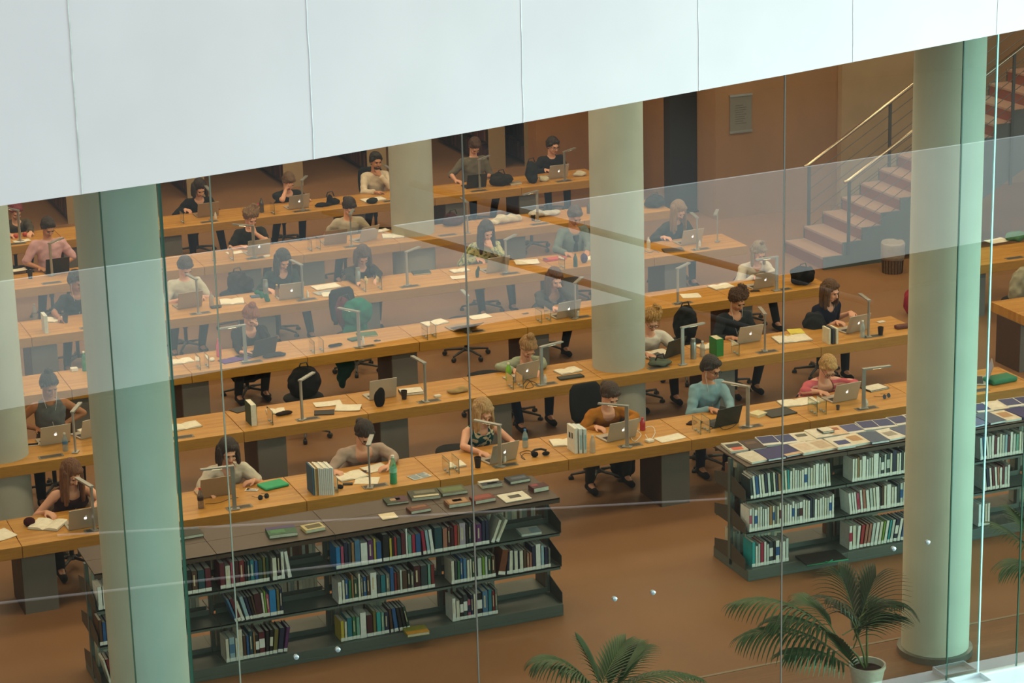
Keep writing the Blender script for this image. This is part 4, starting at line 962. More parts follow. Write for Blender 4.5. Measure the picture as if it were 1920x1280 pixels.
# row 2
bottle(2, 123, 845, .20, .03, '#9DA7A6', '#C8C8C2', label='clear plastic bottle behind second-row lamp at left', lab='#4A78A0')
phone(2, 62, 834, 80, 'white phone left of grey sleeveless laptop')
openbook(2, 345, 800, .34, .2, 5, label='open book cut by dark glass joint, second row')
P = AT(477, 798); t = thing('book', 'upright white and dark green book on second row', 'book', (P.x, P.y, ZT)); b = MB(); b.box(-.03, .03, 0, .22, 0, .235); b.obj('page_block', cm('#E3DDCB'), t, bevel=.002)
b = MB(); b.box(-.034, -.03, -.002, .22, 0, .24); b.box(.03, .034, -.002, .22, 0, .24); b.obj('cover', cm('#23402F'), t)
b = MB(); b.box(-.03, .03, -.003, .0, 0, .2351); b.obj('spine', cm('#D8D4C6'), t)
openbook(2, 517, 772, .20, .17, -12, label='small open cream notebook behind brown pencil case'); slab(2, 452, 768, .22, .16, .01, 20, '#2A241E', 'notebook', 'dark notebook at back edge behind upright book', 'notebook')
blob('pencil_case', 'dark brown pencil case on second row', 'pencil case', 532, 778, ZT, [((-.04, 0, .022), (.06, .035, .022)), ((.05, .01, .022), (.06, .035, .022))], '#2E211A', voxel=.009, wr=.004)
paper(2, 615, 757, .30, .17, -8, 2, label='white sheets behind black notebook, second row'); paper(2, 652, 765, .27, .22, -22, 4, label='fanned white papers right of black notebook'); slab(2, 608, 774, .22, .16, .012, -18, '#231F1C', 'notebook', 'black notebook below white papers, second row', 'notebook')
blob('tablet_sleeve', 'black sleeve leaning on the silver laptop nobody uses', 'sleeve', 712, 762, ZT, [((0, 0, .09), (.065, .03, .11)), ((.02, 0, .14), (.05, .03, .08))], '#15120F', voxel=.01, wr=.002)
cup(2, 758, 748, '#221A18', .10, .036, label='dark cup left of white notebook pile'); slab(2, 771, 736, .26, .19, .03, -8, '#3A3A3C', 'notebook', 'stack of white notebooks behind bluish lamp', 'notebook', pages='#DFD8CB', patch=[(-.48, .48, -.48, .48, '#DCD5C6')])
slab(2, 820, 744, .075, .05, .025, 8, '#DDD6C8', 'power_adapter', 'white small box right of bluish lamp', 'adapter')
blob('pencil_case', 'beige floppy pencil pouch on second row', 'pencil case', 862, 736, ZT, [((-.06, 0, .025), (.07, .05, .025)), ((.06, .02, .025), (.06, .05, .03)), ((-.1, .06, .02), (.04, .03, .02))], '#A88F62', voxel=.01, wr=.008)
bottle(2, 954, 713, .21, .034, '#7FC01F', '#D8D4C4', label='lime green sports bottle with white top', kind='opaque')
cable('charging_cable', 'tangled cables beside sage-sweater laptop', [(980, 722), (990, 712), (1000, 725), (985, 728), (995, 715), (1010, 722)], .004, '#4A4A46')
bottle(2, 1022, 718, .10, .02, '#D8D6D0', '#D8D6D0', label='small white device at foot of middle second-row lamp', kind='opaque')
openbook(2, 1065, 696, .28, .18, 8, label='open white notebook behind dark folder'); slab(2, 1070, 708, .30, .11, .02, 0, '#222A22', 'folder', 'dark green-black folder right of sage-sweater woman', 'folder', bev=.006)
blob('bag', 'grey-green bag beside middle pillar on second row', 'bag', 1238, 684, ZT, [((0, 0, .03), (.15, .10, .035)), ((-.06, .04, .05), (.06, .05, .04))], '#5B6456', voxel=.011, wr=.01)
openbook(2, 1228, 664, .34, .22, 5, label='open white pages before blond man in white tee')
laptop(2, 1262, 668, 'green-black', False, 25, label='dark laptop left of steel flask, second row')
bottle(2, 1300, 672, .245, .034, kind='steel', label='steel flask right of second-row lamp'); bottle(2, 1317, 668, .19, .03, '#A9A79C', '#CFC9BC', label='clear bottle between steel flask and green book')
P = AT(1350, 668); t = thing('book', 'thick upright green book on second row', 'book', (P.x, P.y, ZT)); b = MB(); b.box(-.042, .042, .004, .18, 0.003, .205); b.obj('page_block', cm('#D9CDAA'), t)
b = MB(); b.box(-.047, -.042, 0, .185, 0, .21); b.box(.042, .047, 0, .185, 0, .21); b.box(-.047, .047, 0, .005, 0, .21); b.obj('cover', cm('#1F7A2C'), t, bevel=.002)
openbook(2, 1330, 650, .26, .18, 5, label='open book behind the green upright book')
openbook(2, 1485, 636, .42, .26, -8, label='large open book with yellow page tabs', tabs=5); slab(2, 1492, 622, .18, .2, .012, -15, '#D8C84A', 'folder', 'yellow folder behind the tabbed open book', 'folder')
for k in range(3):
    P = AT(1554+k*7, 646-k*.5); t = thing('book', ['cream upright book, left of three on navy-blouse desk', 'dark upright book, middle of three on navy-blouse desk', 'cream upright book, right of three on navy-blouse desk'][k], 'book', (P.x, P.y, ZT)); b = MB(); b.box(0, .026, 0, .16, 0, .19); b.obj('body', cm(['#D8D0B4', '#2C3238', '#DCD6C0'][k]), t, bevel=.002)
bottle(2, 1617, 632, .21, .03, '#AEC0C4', '#D8D8D2', label='clear bottle before navy-blouse woman laptop')
cup(2, 1651, 628, '#1E1714', .10, .036, label='dark cup right of navy-blouse woman'); slab(2, 1652, 604, .10, .06, .012, 10, '#D5CFC2', 'mobile_phone', 'white phone near second-row end', 'phone'); slab(2, 1692, 615, .19, .09, .045, 0, '#5A2A1C', 'wallet', 'brown leather case at second-row end', 'case', bev=.014)
blob('jacket_bundle', 'black jacket draped beside navy-blouse woman', 'jacket', 1530, 632, ZT-.12, [((0, .05, .14), (.14, .13, .17)), ((.02, -.02, .05), (.17, .1, .09))], '#1E2226', voxel=.014, wr=.014)
# row 3
openbook(3, 340, 678, .26, .18, 5, label='white papers left of glass plates, third row'); bottle(3, 411, 668, .22, .032, '#D4587E', '#D4587E', label='pink drink bottle left of red-haired woman', kind='opaque')
openbook(3, 432, 676, .24, .17, 12, '#5A3C86', label='purple magazine open beside pink bottle', h=.008, cover='#3B2A66'); paper(3, 452, 672, .22, .16, 10, 1, '#4C3F7A', label='purple leaflet under black phone'); phone(3, 450, 669, 70, 'black phone on purple magazine', '#202024')
blob('crumpled_tissue', 'crumpled white tissue beside glass plates, third row', 'tissue', 397, 677, ZT, [((0, 0, .02), (.035, .03, .022))], '#DCD4C8', voxel=.009, wr=.008)
blob('pencil_case', 'long black pencil case before black laptop', 'pencil case', 515, 669, ZT, [((-.08, 0, .02), (.07, .045, .02)), ((.08, .01, .02), (.07, .045, .022))], '#26231F', voxel=.01, wr=.003)
blob('glasses_case', 'black glasses case in middle of third row', 'glasses case', 629, 650, ZT, [((-.045, 0, .02), (.05, .025, .02)), ((.045, .01, .02), (.05, .025, .02))], '#15130F', voxel=.008, wr=0)
slab(3, 688, 628, .24, .17, .018, -8, '#2D5A2C', 'book', 'green book behind lamp on third row', 'book', pages='#CFC9AE'); slab(3, 665, 637, .14, .12, .02, 12, '#24503F', 'notebook', 'dark teal notebook left of green book', 'notebook')
bottle(3, 681, 645, .10, .018, '#D8D6D0', '#D8D6D0', label='small white device at third-row lamp foot', kind='opaque'); blob('key_bunch', 'black keys right of the green book', 'keys', 705, 640, ZT, [((0, 0, .012), (.03, .015, .012)), ((.04, -.01, .01), (.02, .012, .01))], '#15130F', voxel=.007, wr=.002)
t = laptop(3, 872, 618, 'tan', False, 8, tilt=62, label='wooden slanted reading stand with papers on third row'); openbook(3, 815, 606, .30, .18, 12, label='open white pages left of the slanted reading stand'); paper(3, 900, 594, .25, .18, 5, 2, label='white papers behind the slanted reading stand')
paper(3, 985, 588, .08, .05, 5, 1, '#3A3A38', label='tiny dark card on third row desk', name='card', cat='card'); bottle(3, 1083, 592, .10, .02, '#D8D6D0', '#D8D6D0', label='small white device behind grey-jacket woman laptop', kind='opaque')
openbook(3, 1352, 538, .28, .20, 5, label='thick open notebook left of white-sweater woman'); paper(3, 1295, 555, .24, .2, -15, 2, label='white papers right of left lamp, third row end'); phone(3, 1415, 546, 80, 'dark phone before white-sweater woman', '#2A2624')
blob('handbag', 'black gathered handbag at third-row end', 'bag', 1505, 532, ZT, [((0, .0, .10), (.17, .12, .12)), ((-.06, .04, .15), (.10, .08, .08)), ((.09, .04, .13), (.09, .08, .08))], '#141311', voxel=.014, wr=.016)
# row 4
openbook(4, 435, 566, .30, .25, -12, label='open white sheet music left of blue folder'); slab(4, 482, 556, .17, .12, .012, -5, '#2A5070', 'folder', 'blue folder behind red-haired woman', 'folder'); blob('backpack', 'dark brown backpack standing behind fourth-row desk', 'backpack', 447, 548, .497, [((0, .0, .14), (.15, .12, .16)), ((.12, .0, .10), (.10, .10, .11))], '#2A1C16', voxel=.016, wr=.014)
bottle(4, 397, 575, .2, .03, '#A49A90', '#B06060', label='clear bottle right of tan laptop, fourth row'); slab(4, 405, 577, .14, .07, .03, 5, '#3A3630', 'pencil_case', 'dark pencil case at clear bottle, fourth row', 'pencil case', bev=.012)
blob('scarf', 'teal green scarf standing bent on fourth row', 'scarf', 500, 565, ZT, [((-.06, 0, .09), (.03, .03, .05)), ((0, 0, .05), (.03, .03, .06)), ((.02, 0, .01), (.03, .03, .03)), ((-.12, .02, .13), (.04, .03, .03))], '#1F6A58', voxel=.01, wr=.004)
bottle(4, 499, 556, .23, .034, kind='steel', label='steel flask left of dark-green-top woman'); bottle(4, 520, 557, .17, .028, '#8A6A50', '#D8B030', label='small bottle with yellow cap left of laptop'); bottle(4, 577, 557, .09, .018, '#D8D6D0', '#D8D6D0', label='small white device at fourth-row lamp foot', kind='opaque')
paper(4, 612, 538, .33, .22, 5, 5, label='pile of white papers behind grey magazines'); paper(4, 630, 552, .34, .2, -12, 5, label='heap of loose white sheets on fourth row'); paper(4, 608, 549, .26, .16, 8, 3, '#A8A49C', label='grey printed magazines amid white papers', lines=True)
bottle(4, 672, 534, .235, .034, kind='steel', label='steel flask left of brown-haired person'); bottle(4, 686, 532, .1, .03, '#C9B06A', '#C9B06A', label='yellow cup between flask and glass plate', kind='opaque')
slab(4, 790, 512, .24, .16, .02, -8, '#22302A', 'book', 'dark green book on fourth row left of glass joint', 'book', pages='#BDB9A6'); openbook(4, 862, 508, .24, .15, 5, label='open small white book at glass joint'); paper(4, 860, 520, .2, .16, -10, 2, label='white papers below small open book')
blob('folded_umbrella', 'dark green folded object left of floral-blouse laptop', 'umbrella', 895, 520, ZT, [((0, 0, .05), (.025, .03, .07)), ((.02, 0, .12), (.02, .02, .04))], '#23402F', voxel=.009, wr=.003)
paper(4, 988, 492, .30, .24, -15, 5, label='stack of white papers right of floral-blouse woman'); slab(4, 1040, 487, .30, .12, .03, 4, '#C2463E', 'folder', 'red folder with blue end before grey-cardigan man', 'folder', patch=[(-.5, -.38, -.5, .5, '#23405E')])
bottle(4, 1079, 500, .18, .03, '#1F4A40', '#1F4A40', label='dark green bottle before grey-cardigan man', kind='opaque'); blob('fruit_pouch', 'purple pouch right of dark green bottle', 'pouch', 1095, 492, ZT, [((0, 0, .06), (.05, .05, .07))], '#4A3A66', voxel=.01, wr=.005); openbook(4, 1108, 485, .2, .2, 0, label='bright lit page beside middle pillar')
bottle(4, 1216, 467, .17, .028, '#D8D2C6', '#C8B8A8', label='white bottle right of middle pillar, fourth row', kind='opaque'); slab(4, 1262, 470, .28, .17, .02, -12, '#4A4038', 'book', 'dark-edged book before dark-sweater woman', 'book', pages='#A89A82'); bottle(4, 1312, 462, .09, .018, '#D8D6D0', '#D8D6D0', label='small white device at lamp foot, fourth row end', kind='opaque')
cable('charging_cable', 'blue-grey cable right of white bottle', [(1208, 470), (1218, 474), (1228, 470), (1236, 474)], .005, '#5A7A90')
P = AT(30, 590)
slab(4, 85, 622, .045, .20, .23, 0, '#C9CCC6', 'book', 'upright grey-white book left of man in black tee', 'book', bev=.002); openbook(4, 103, 600, .28, .2, -15, label='open book in upright folder, fourth row left'); cup(4, 123, 605, '#20201E', .11, .038, label='dark cup before black tee man'); bottle(4, 66, 598, .2, .03, '#8A8A84', '#8A8A84', label='grey clear bottle at far left of fourth row')
# rows 5, 6
cup(5, 57, 522, '#1A1816', .11, .036, label='dark cup left of pink-shirt man'); paper(5, 35, 506, .2, .14, 8, 2, label='white papers at far left of fifth row')
bottle(5, 433, 489-6, .17, .028, '#8A8478', '#C8C8C0', label='clear bottle left of curly-haired woman'); paper(5, 440, 474, .22, .14, 5, 2, label='white papers left of curly-haired woman'); slab(5, 500, 481, .09, .045, .02, 10, '#D8D4C8', 'power_adapter', 'white adapter right of fifth-row lamp', 'adapter')
openbook(5, 737, 443, .3, .22, -15, label='open white book at right of pale-tee woman'); paper(5, 715, 432, .2, .15, 10, 2, label='white sheets behind open white book')
blob('striped_bag', 'dark bag with red side before fifth-row glass joint', 'bag', 850, 422, ZT, [((0, 0, .06), (.17, .10, .07)), ((-.03, .03, .12), (.09, .07, .07))], '#4A2E34', voxel=.013, wr=.008)
blob('jacket_bundle', 'cream coat lying along fifth row desk', 'jacket', 950, 418, ZT, [((-.22, 0, .035), (.12, .07, .04)), ((-.05, .02, .06), (.15, .09, .06)), ((.13, .04, .05), (.12, .08, .06))], '#CFC4AC', voxel=.014, wr=.016)
blob('jacket_bundle', 'white-grey shirt bundle right of cream coat', 'jacket', 1020, 405, ZT, [((-.12, 0, .05), (.13, .09, .055)), ((.1, 0, .035), (.16, .07, .04))], '#BDBAB0', voxel=.014, wr=.014)
cup(5, 1000, 413, '#23201C', .09, .034, lid='#C8C0B0', label='dark takeaway cup between coat and shirt'); bottle(5, 1310-1310+1104, 400, .16, .03, '#4A4A48', '#4A4A48', label='dark bottle beside middle pillar, fifth row', kind='opaque')
blob('handbag', 'dark grey handbag at fifth-row end right of pillar', 'bag', 1228, 388, ZT, [((0, 0, .07), (.17, .11, .08)), ((.02, .03, .12), (.11, .08, .06))], '#26292A', voxel=.013, wr=.014)
for q, (px, py) in enumerate(((30, 446), (47, 443))):
    P = AT(px, py); b = MB(); b.ell((0, 0, .032), (.036, .036, .033)); o = b.obj('tomato', cm('#B8402A', .3), loc=(P.x, P.y, ZT), smooth=True); tag(o, 'red tomato at far left of back row, %s of two' % ('left', 'right')[q], 'tomato')
paper(6, 40, 452, .22, .14, 5, 2, label='white papers below the two tomatoes'); bottle(6, 404, 410, .1, .02, '#D8D2C4', '#D8D2C4', label='white small bottle at back-row left lamp', kind='opaque')
blob('pencil_case', 'red-pink pouch on back row left of thermos', 'pencil case', 485, 386, ZT, [((0, 0, .02), (.09, .03, .02))], '#A84450', voxel=.01, wr=.004); bottle(6, 491, 398, .22, .034, '#4A4640', '#4A4640', label='dark thermos on back row left of curly man', kind='opaque')
blob('shoulder_bag', 'black shoulder bag and scarf on back row', 'bag', 620, 385, ZT, [((-.12, 0, .025), (.14, .07, .028)), ((.0, .03, .08), (.05, .05, .09)), ((.08, .05, .04), (.08, .06, .05))], '#1A1716', voxel=.013, wr=.01)
openbook(6, 700, 375, .34, .2, 5, label='open white papers before bearded white-shirt man'); blob('knit_hat', 'dark green knitted hat before bearded white-shirt man', 'hat', 697, 380, ZT, [((0, -.02, .035), (.09, .07, .045))], '#1E2420', voxel=.012, wr=.008)
blob('backpack', 'large dark backpack lying on back row', 'backpack', 940, 347, ZT, [((0, 0, .08), (.2, .12, .09)), ((-.05, .03, .13), (.12, .08, .07))], '#23201C', voxel=.014, wr=.012); slab(6, 965, 345, .2, .12, .03, 5, '#8A8070', 'book', 'pale book beside lying dark backpack', 'book', pages='#C9BFA8')
blob('rucksack', 'upright dark grey rucksack left of black-jacket man', 'backpack', 997, 342, ZT, [((0, 0, .16), (.10, .09, .18)), ((.0, -.05, .07), (.08, .06, .08))], '#23282C', voxel=.013, wr=.008)
blob('food_bag', 'white and green crumpled food bag before black-jacket man', 'bag', 1020, 340, ZT, [((0, 0, .035), (.08, .06, .04)), ((-.04, .03, .06), (.04, .04, .03))], '#BDB69A', voxel=.011, wr=.012); blob('plastic_bag', 'white crumpled bag with green top beside pillar', 'bag', 1087, 330, ZT, [((0, 0, .03), (.12, .06, .035)), ((0, .03, .06), (.06, .04, .03))], '#BFB6A0', voxel=.011, wr=.012)
# floor and chair-hung things
blob('green_coat', 'emerald green coat hung over third-row chair back', 'coat', 672, 625, .497, [((0, 0, .28), (.20, .12, .18)), ((-.02, .05, .05), (.16, .10, .2))], '#0F6E5A', voxel=.016, wr=.014)
blob('red_backpack', 'dark red backpack left of the green coat', 'backpack', 650, 628, .497, [((0, .1, .28), (.10, .08, .20))], '#5E1A1E', voxel=.014, wr=.010)
blob('green_coat', 'dark green coat tail hanging under third-row desk', 'coat', 655, 735, .02, [((0, .1, .40), (.12, .1, .25)), ((-.05, .1, .22), (.06, .08, .2))], '#0E4A3E', voxel=.016, wr=.014)
blob('black_coat', 'black coat heaped on chair right of blue-shirt woman chair', 'coat', 1180, 905, .02, [((0, .2, .42), (.2, .18, .28)), ((.02, .2, .15), (.14, .14, .18))], '#121112', voxel=.016, wr=.016)
blob('backpack', 'dark backpack between blond man and black-shirt man', 'backpack', 1285, 640, .497, [((0, 0, .22), (.16, .12, .24))], '#1B2020', voxel=.015, wr=.01)
blob('jacket', 'dark jacket hanging under third row at left', 'jacket', 470, 740, .05, [((0, .1, .36), (.28, .14, .24))], '#1C1D20', voxel=.016, wr=.014)
blob('backpack', 'black backpack on chair behind white desk papers', 'backpack', 572, 742, .497, [((0, 0, .16), (.2, .13, .2))], '#141416', voxel=.015, wr=.01)
blob('shoulder_bag', 'dark shoulder bag on floor at far left under second row', 'bag', 150, 745, .0, [((0, 0, .14), (.14, .08, .16)), ((.1, -.05, .02), (.05, .04, .16))], '#1A1A1A', voxel=.015, wr=.008)
blob('backpack', 'red and black backpack on floor beside right pillar', 'backpack', 1712, 590, .0, [((0, 0, .18), (.14, .12, .2))], '#8E1F34', voxel=.014, wr=.01)
bottle(3, 159, 695, .24, .03, '#2F8A60', '#E0E0D8', label='green bottle on third row left of front pillar', liquid='#3A9A70'); slab(3, 139, 695, .08, .07, .04, 5, '#DDD8CC', 'power_adapter', 'white block left of green bottle, third row', 'adapter')
openbook(2, 176, 806, .3, .2, 20, label='open cream book beyond second-row laptop at left')
slab(1, 1875, 715, .34, .2, .06, 5, '#1F7A58', 'book', 'green bag-like case beyond right front pillar', 'case', bev=.02); laptop(1, 1848, 715, 'silver', False, 60, label='white laptop edge-on right of right front pillar')
paper(3, 1870, 452, .3, .2, 8, 3, label='white papers on far right desk beyond pillar'); blob('coat', 'green cloth heap at right picture edge, far desk', 'coat', 1905, 450, ZT, [((0, 0, .05), (.16, .12, .07))], '#4E7A58', voxel=.014, wr=.012)
blob('coat', 'pale coat over chair at right picture edge', 'coat', 1916, 560, .497, [((0, 0, .2), (.18, .10, .22)), ((-.1, 0, .1), (.1, .1, .12))], '#9A957E', voxel=.016, wr=.012)
# ---------------------------------------------------------------- bookcases and their books
CN = {'maroon': '#5E1F2E', 'dark maroon': '#42161F', 'cream': '#D0D2C4', 'pink': '#A54A68', 'red': '#9E2A30', 'dark red': '#741F24', 'black': '#15171A', 'dark teal': '#164550', 'teal': '#1B7486', 'blue': '#1F5590',
      'bright blue': '#1B78B8', 'navy': '#1B2748', 'dark green': '#1C4232', 'green': '#2C6E48', 'olive': '#6B6432', 'brown': '#4E3626', 'tan': '#94704A', 'white': '#DDE3E2', 'pale blue': '#8FB2C2', 'steel blue': '#46749C',
      'purple': '#5C2A66', 'yellow': '#B9A940', 'lilac': '#A69CB0', 'grey': '#6E746E', 'slate': '#2E3E46', 'magenta': '#96347A', 'salmon': '#A26C5C', 'mint': '#6AA092', 'turquoise': '#2A9AA0', 'crimson': '#A02444', 'lime': '#6E9A34', 'grey-white': '#BCC8C6', 'orange-brown': '#6E3A1E'}
LV = {'top': .82, 'middle': .485, 'bottom': .115}
YF = -2.075
def xat(px, z, y=YF):
    a, b = -3., 14.
    for _ in range(40):
        m = (a+b)/2
        if PX((m, y, z))[0] < px: a = m
        else: b = m
    return (a+b)/2
_bookgroup = {}
def book(case, lev, x, w, h, d, col, lean, label, group, y=YF, thin=False, name='book', band=None):
    c = cm(CN[col], .5); b = MB(); bt = min(.003, w*.12)
    b.box(0, bt, 0, d, 0, h); b.box(w-bt, w, 0, d, 0, h); b.box(0, w, 0, bt, 0, h)
    me = b.mesh(name, c); o = bpy.data.objects.new(name, me); COL.objects.link(o)
    q = MB(); q.box(bt, w-bt, bt, d-.004, .003, h-.004); pb = q.obj('page_block', cm('#CDCEC4', .8), o)
    q = MB(); q.box(-.0004 if not thin else 0, w, -.0012, .001, .004, .036); q.obj('spine_label', cm('#DCE2E0', .7), o)
    if band:
        q = MB(); q.box(.001, w-.001, -.0010, .001, h*.35, h*.72); q.obj('spine_band', cm(CN[band], .5), o)
    elif not thin and w > .022 and int(x*997) % 3 == 0:
        q = MB(); q.box(w*.3, w*.55, -.0008, .001, h*.34, h*.82); q.obj('spine_title', cm('#C9BFA0', .6), o)
    a = math.radians(lean); o.rotation_euler = (0, a, 0)
    o.location = (x, y, LV[lev]+.002+(w*math.sin(-a) if a < 0 else 0)*0)
    if a > 0: o.location.z = LV[lev]+.002+w*math.sin(a)
    tag(o, label, 'book' if name == 'book' else 'journal', group)
    return o
def run(case, lev, bay, px0, px1, spec, thin=False, name='book', hb=.235):
    x0 = xat(px0, LV[lev]); x1 = xat(px1, LV[lev]); rnd = random.Random(px0*7+px1)
    L = []
    for s in spec.split(','):
        f = s.strip().split(':'); col = f[0]; band = None
        if '/' in col: col, band = col.split('/')
        w = float(f[1]) if len(f) > 1 and f[1] else rnd.uniform(.8, 1.25); h = float(f[2]) if len(f) > 2 and f[2] else rnd.uniform(.88, 1.04); ln = float(f[3]) if len(f) > 3 else 0
        L.append((col, w, h, ln, band))
    tot = sum(w*(1+.25*abs(ln)/15) for _, w, _, ln, _ in L); u = (x1-x0)/tot; x = x0
    for i, (col, w, h, ln, band) in enumerate(L):
        ww = w*u; lf = L[i-1][0] if i else None; rt = L[i+1][0] if i < len(L)-1 else None
        hh = hb*h; nb = ('between %s and %s ones' % (lf, rt)) if lf and rt else ('leftmost, before a %s one' % rt if rt else 'rightmost, after a %s one' % lf)
        kind = 'book' if name == 'book' else 'journal'
        lab = '%s %s, %s, %s shelf of %s' % (col, kind, nb, lev, bay)
        book(case, lev, x+(0 if ln >= 0 else hh*math.sin(math.radians(-ln))*.95), ww*.94, hh, .165+.02*h, col, ln, lab, '%ss on the %s shelf of the %s' % (kind, lev, case), thin=thin, name=name, band=band)
        x += ww*(1+.25*abs(ln)/15)
def bookcase(label, x0, nb, name='bookcase', pitch=1.093):
    t = thing(name, label, 'bookcase', (x0, -2.09, 0)); S = M_SHELF; D = .68
    for k in range(nb):
        a = k*pitch; c = (k+1)*pitch
        for s in (0, 1):
            y0, y1 = (.0, .338) if s == 0 else (.342, D)
            b = MB(); b.box(a+.002, c-.002, y0, y1, 1.150, 1.165); f = (y0, y0+.012) if s == 0 else (y1-.012, y1); b.box(a+.002, c-.002, f[0], f[1], 1.115, 1.166); b.obj('top_panel', mat('warm_lit_shelf_top', '#4A3A2F', .45, var=.04, scale=4), t, bevel=.002)  # same grey steel; warm ceiling light on the top put into its colour
            for zz in (.82, .485):
                y0_, y1_ = (.01, .295) if s == 0 else (.385, D-.01)
                b = MB(); b.box(a+.004, c-.004, y0_, y1_, zz-.012, zz); ff = (y0_, y0_+.010) if s == 0 else (y1_-.010, y1_); b.box(a+.004, c-.004, ff[0], ff[1], zz-.035, zz+.001)
                rb = (y1_-.006, y1_) if s == 0 else (y0_, y0_+.006); b.box(a+.03, c-.03, rb[0], rb[1], zz, zz+.05)
                b.obj('shelf', S, t)
        b = MB(); b.box(a, c, -.03, D+.03, .0, .035); b.box(a, c, -.03, .31, .035, .114); b.box(a, c, .37, D+.03, .035, .114); b.box(a+.02, c-.02, .305, .312, .114, .165)
        b.obj('base', S, t, bevel=.003)
    for k in range(nb+1):
        b = MB(); x = k*pitch; b.box(x-.016, x+.016, .312, .368, .114, 1.15); b.obj('upright', S, t)
        for zz in (.82, .485, .115):
            for s in (0, 1):
                if 0 < k < nb: continue
                y = (.012, .312) if s == 0 else (.368, .668); e = -.010 if k == 0 else .006
                b = MB(); X = Matrix(((0, 0, 1, x+e), (1, 0, 0, 0), (0, 1, 0, 0), (0, 0, 0, 1)))
                lo, hi = .10, .17
                pr = [(y[0], zz-.01), (y[1], zz-.01), (y[1], zz+hi), (y[0]+(.0 if s == 0 else .0), zz+(lo if s == 0 else hi))] if s == 0 else [(y[0], zz-.01), (y[1], zz-.01), (y[1], zz+lo), (y[0], zz+hi)]
                b.prism(pr, 0, .004, 0, X); b.obj('end_bracket', mat('bracket_steel', '#45433C', .5), t)
    return t
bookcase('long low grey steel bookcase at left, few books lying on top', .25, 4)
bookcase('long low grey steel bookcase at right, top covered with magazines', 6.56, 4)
LB = 'left bookcase'; A_ = 'left bookcase, left bay'; B_ = 'left bookcase, middle bay'; C_ = 'left bookcase, right bay'
run(LB, 'top', A_, 414, 506, 'maroon:1.5,cream:1.5,pink:1.2,dark maroon:1.2,dark red:1.5,black:.7,dark teal:.8,teal,blue,dark green:1.3,olive:.8,dark green:.9')
run(LB, 'top', A_, 512, 543, 'cream:1.1:.9,black:.9:1.05,white:.8:1.1,white:.9:1.08:-7')
run(LB, 'top', B_, 631, 717, 'bright blue:1.3,pink,navy,slate,tan,steel blue:1.6:1.05,white:2:.9,purple:1.5,yellow:.7,blue:1.5:.85')
run(LB, 'top', B_, 719, 812, 'black:1.9:1.1,yellow:.8,black:.6,red:.8,dark teal:1.3,maroon:1.3:1.05,white:.6:1.2,mint:1.2,crimson:1.1,blue:1.6:.9,crimson:1:1:-5,pale blue:1:1:-6,white:1.1:1:-6')
run(LB, 'top', C_, 816, 918, 'dark teal:2.4:1.02,salmon:1.5,dark maroon:.9,dark maroon:1,red:1.1,tan:.5,lilac:2:1.05,black:.8,slate:.9,black:.5,magenta:.9,purple:1.7,navy:1.1,navy:1.1')
run(LB, 'top', C_, 921, 939, 'cream:1:.95:22,cream:1:.95:26')
run(LB, 'middle', A_, 428, 532, 'steel blue:.7:1:-18,maroon:1.1:1:-18,cream:1.1:.85:-16,pale blue:1.2:1:-14,navy:.8:.95:-13,black:.8:.95:-12,brown:.7:.95:-10,dark maroon:2:1:-7,cream:.7:1:-4,lime:.6:1.05:-3,pink:1:.9:-3,bright blue:2.2:1.05,olive:.9:1.05,navy:1:1.05')
run(LB, 'middle', B_, 635, 816, 'white:1.2,cream:.8,blue:1,green:.9:.9,tan:.6:1.1,dark green:1.3,cream:.7:1.1,grey:.7,blue:1,brown:1:.95,white:2:1.05,slate:1,teal:1.5,grey:1.2,blue:1.2:1.12,dark red:.8,brown:.8,grey-white:.7,brown:1.5:.9,black:1,grey:.9:.8,dark maroon:2:1.02,slate:2:.98,mint:.9,dark red:1.1')
run(LB, 'middle', C_, 847, 930, 'cream:1,slate:.9,green:.8,blue:.9,steel blue:1.1,cream:.9,cream:.6,dark green:1.2,black:.5,grey-white:1.4,lime:.9,grey-white:.8,dark green:1.2,brown:1.2')
run(LB, 'middle', C_, 934, 1033, 'orange-brown:2.2:1.05:12,navy:.6:.95:4,cream:1.2:.97:3,navy:.4,cream:1.2,navy:.4,cream:1.2,brown:1,salmon:.8:.75,salmon:.8:.75,navy:1.1,white:1.6:1.06,pale blue:1,navy:1.2,grey:.7:.8')
run(LB, 'bottom', A_, 425, 540, 'cream:1,pale blue/steel blue:1.6,cream:.9,cream:1.2:1.25,brown:.9,blue:.8:.95,dark teal:1.1:1.1,tan:.6,black/white:1,maroon:1.6/1,black:.9:1:3,black/cream:.9:1:5,olive:1.2:1:7,navy:1.4:1:8,purple:1:1:10'.replace('maroon:1.6/1', 'maroon/white:1.6'))
run(LB, 'bottom', B_, 640, 763, 'yellow:1.1:.85,cream:.8:.8,teal:1.5,green:1.1,mint:1.1:.9,white:1.9:1.05,dark maroon:1.8,olive:1,turquoise:1.4:.95,mint:.9,navy:1.3:.9,brown:.8:1:-4,blue:1.2:1:-6,black:.9:1:-8,black:.8:1:-9,dark green:.8:1:-11')
run(LB, 'bottom', C_, 849, 934, 'white:1.3,cream:1.3:.85,black/white:1.2,slate/white:1.4:1.05,pink/navy:1.1:.8,navy:.9,cream:1,black/white:2:1,steel blue:2:1.05,teal:1.3:1.08,dark red:1,grey:.9')
Z_ = 'left bookcase, far left bay'
run(LB, 'top', Z_, 185, 210, 'white:1.2,white:1,pale blue:1'); run(LB, 'middle', Z_, 188, 216, 'brown:1,blue:1.2,navy:1.2,maroon:1'); run(LB, 'bottom', Z_, 196, 222, 'cream:.9:1:-12,dark red:1.2:1:-12,maroon:1:1:-12,black:1:1:-10')
run(LB, 'top', Z_, 350, 398, 'black:1,brown:1,dark teal:1.2,maroon:1'); 
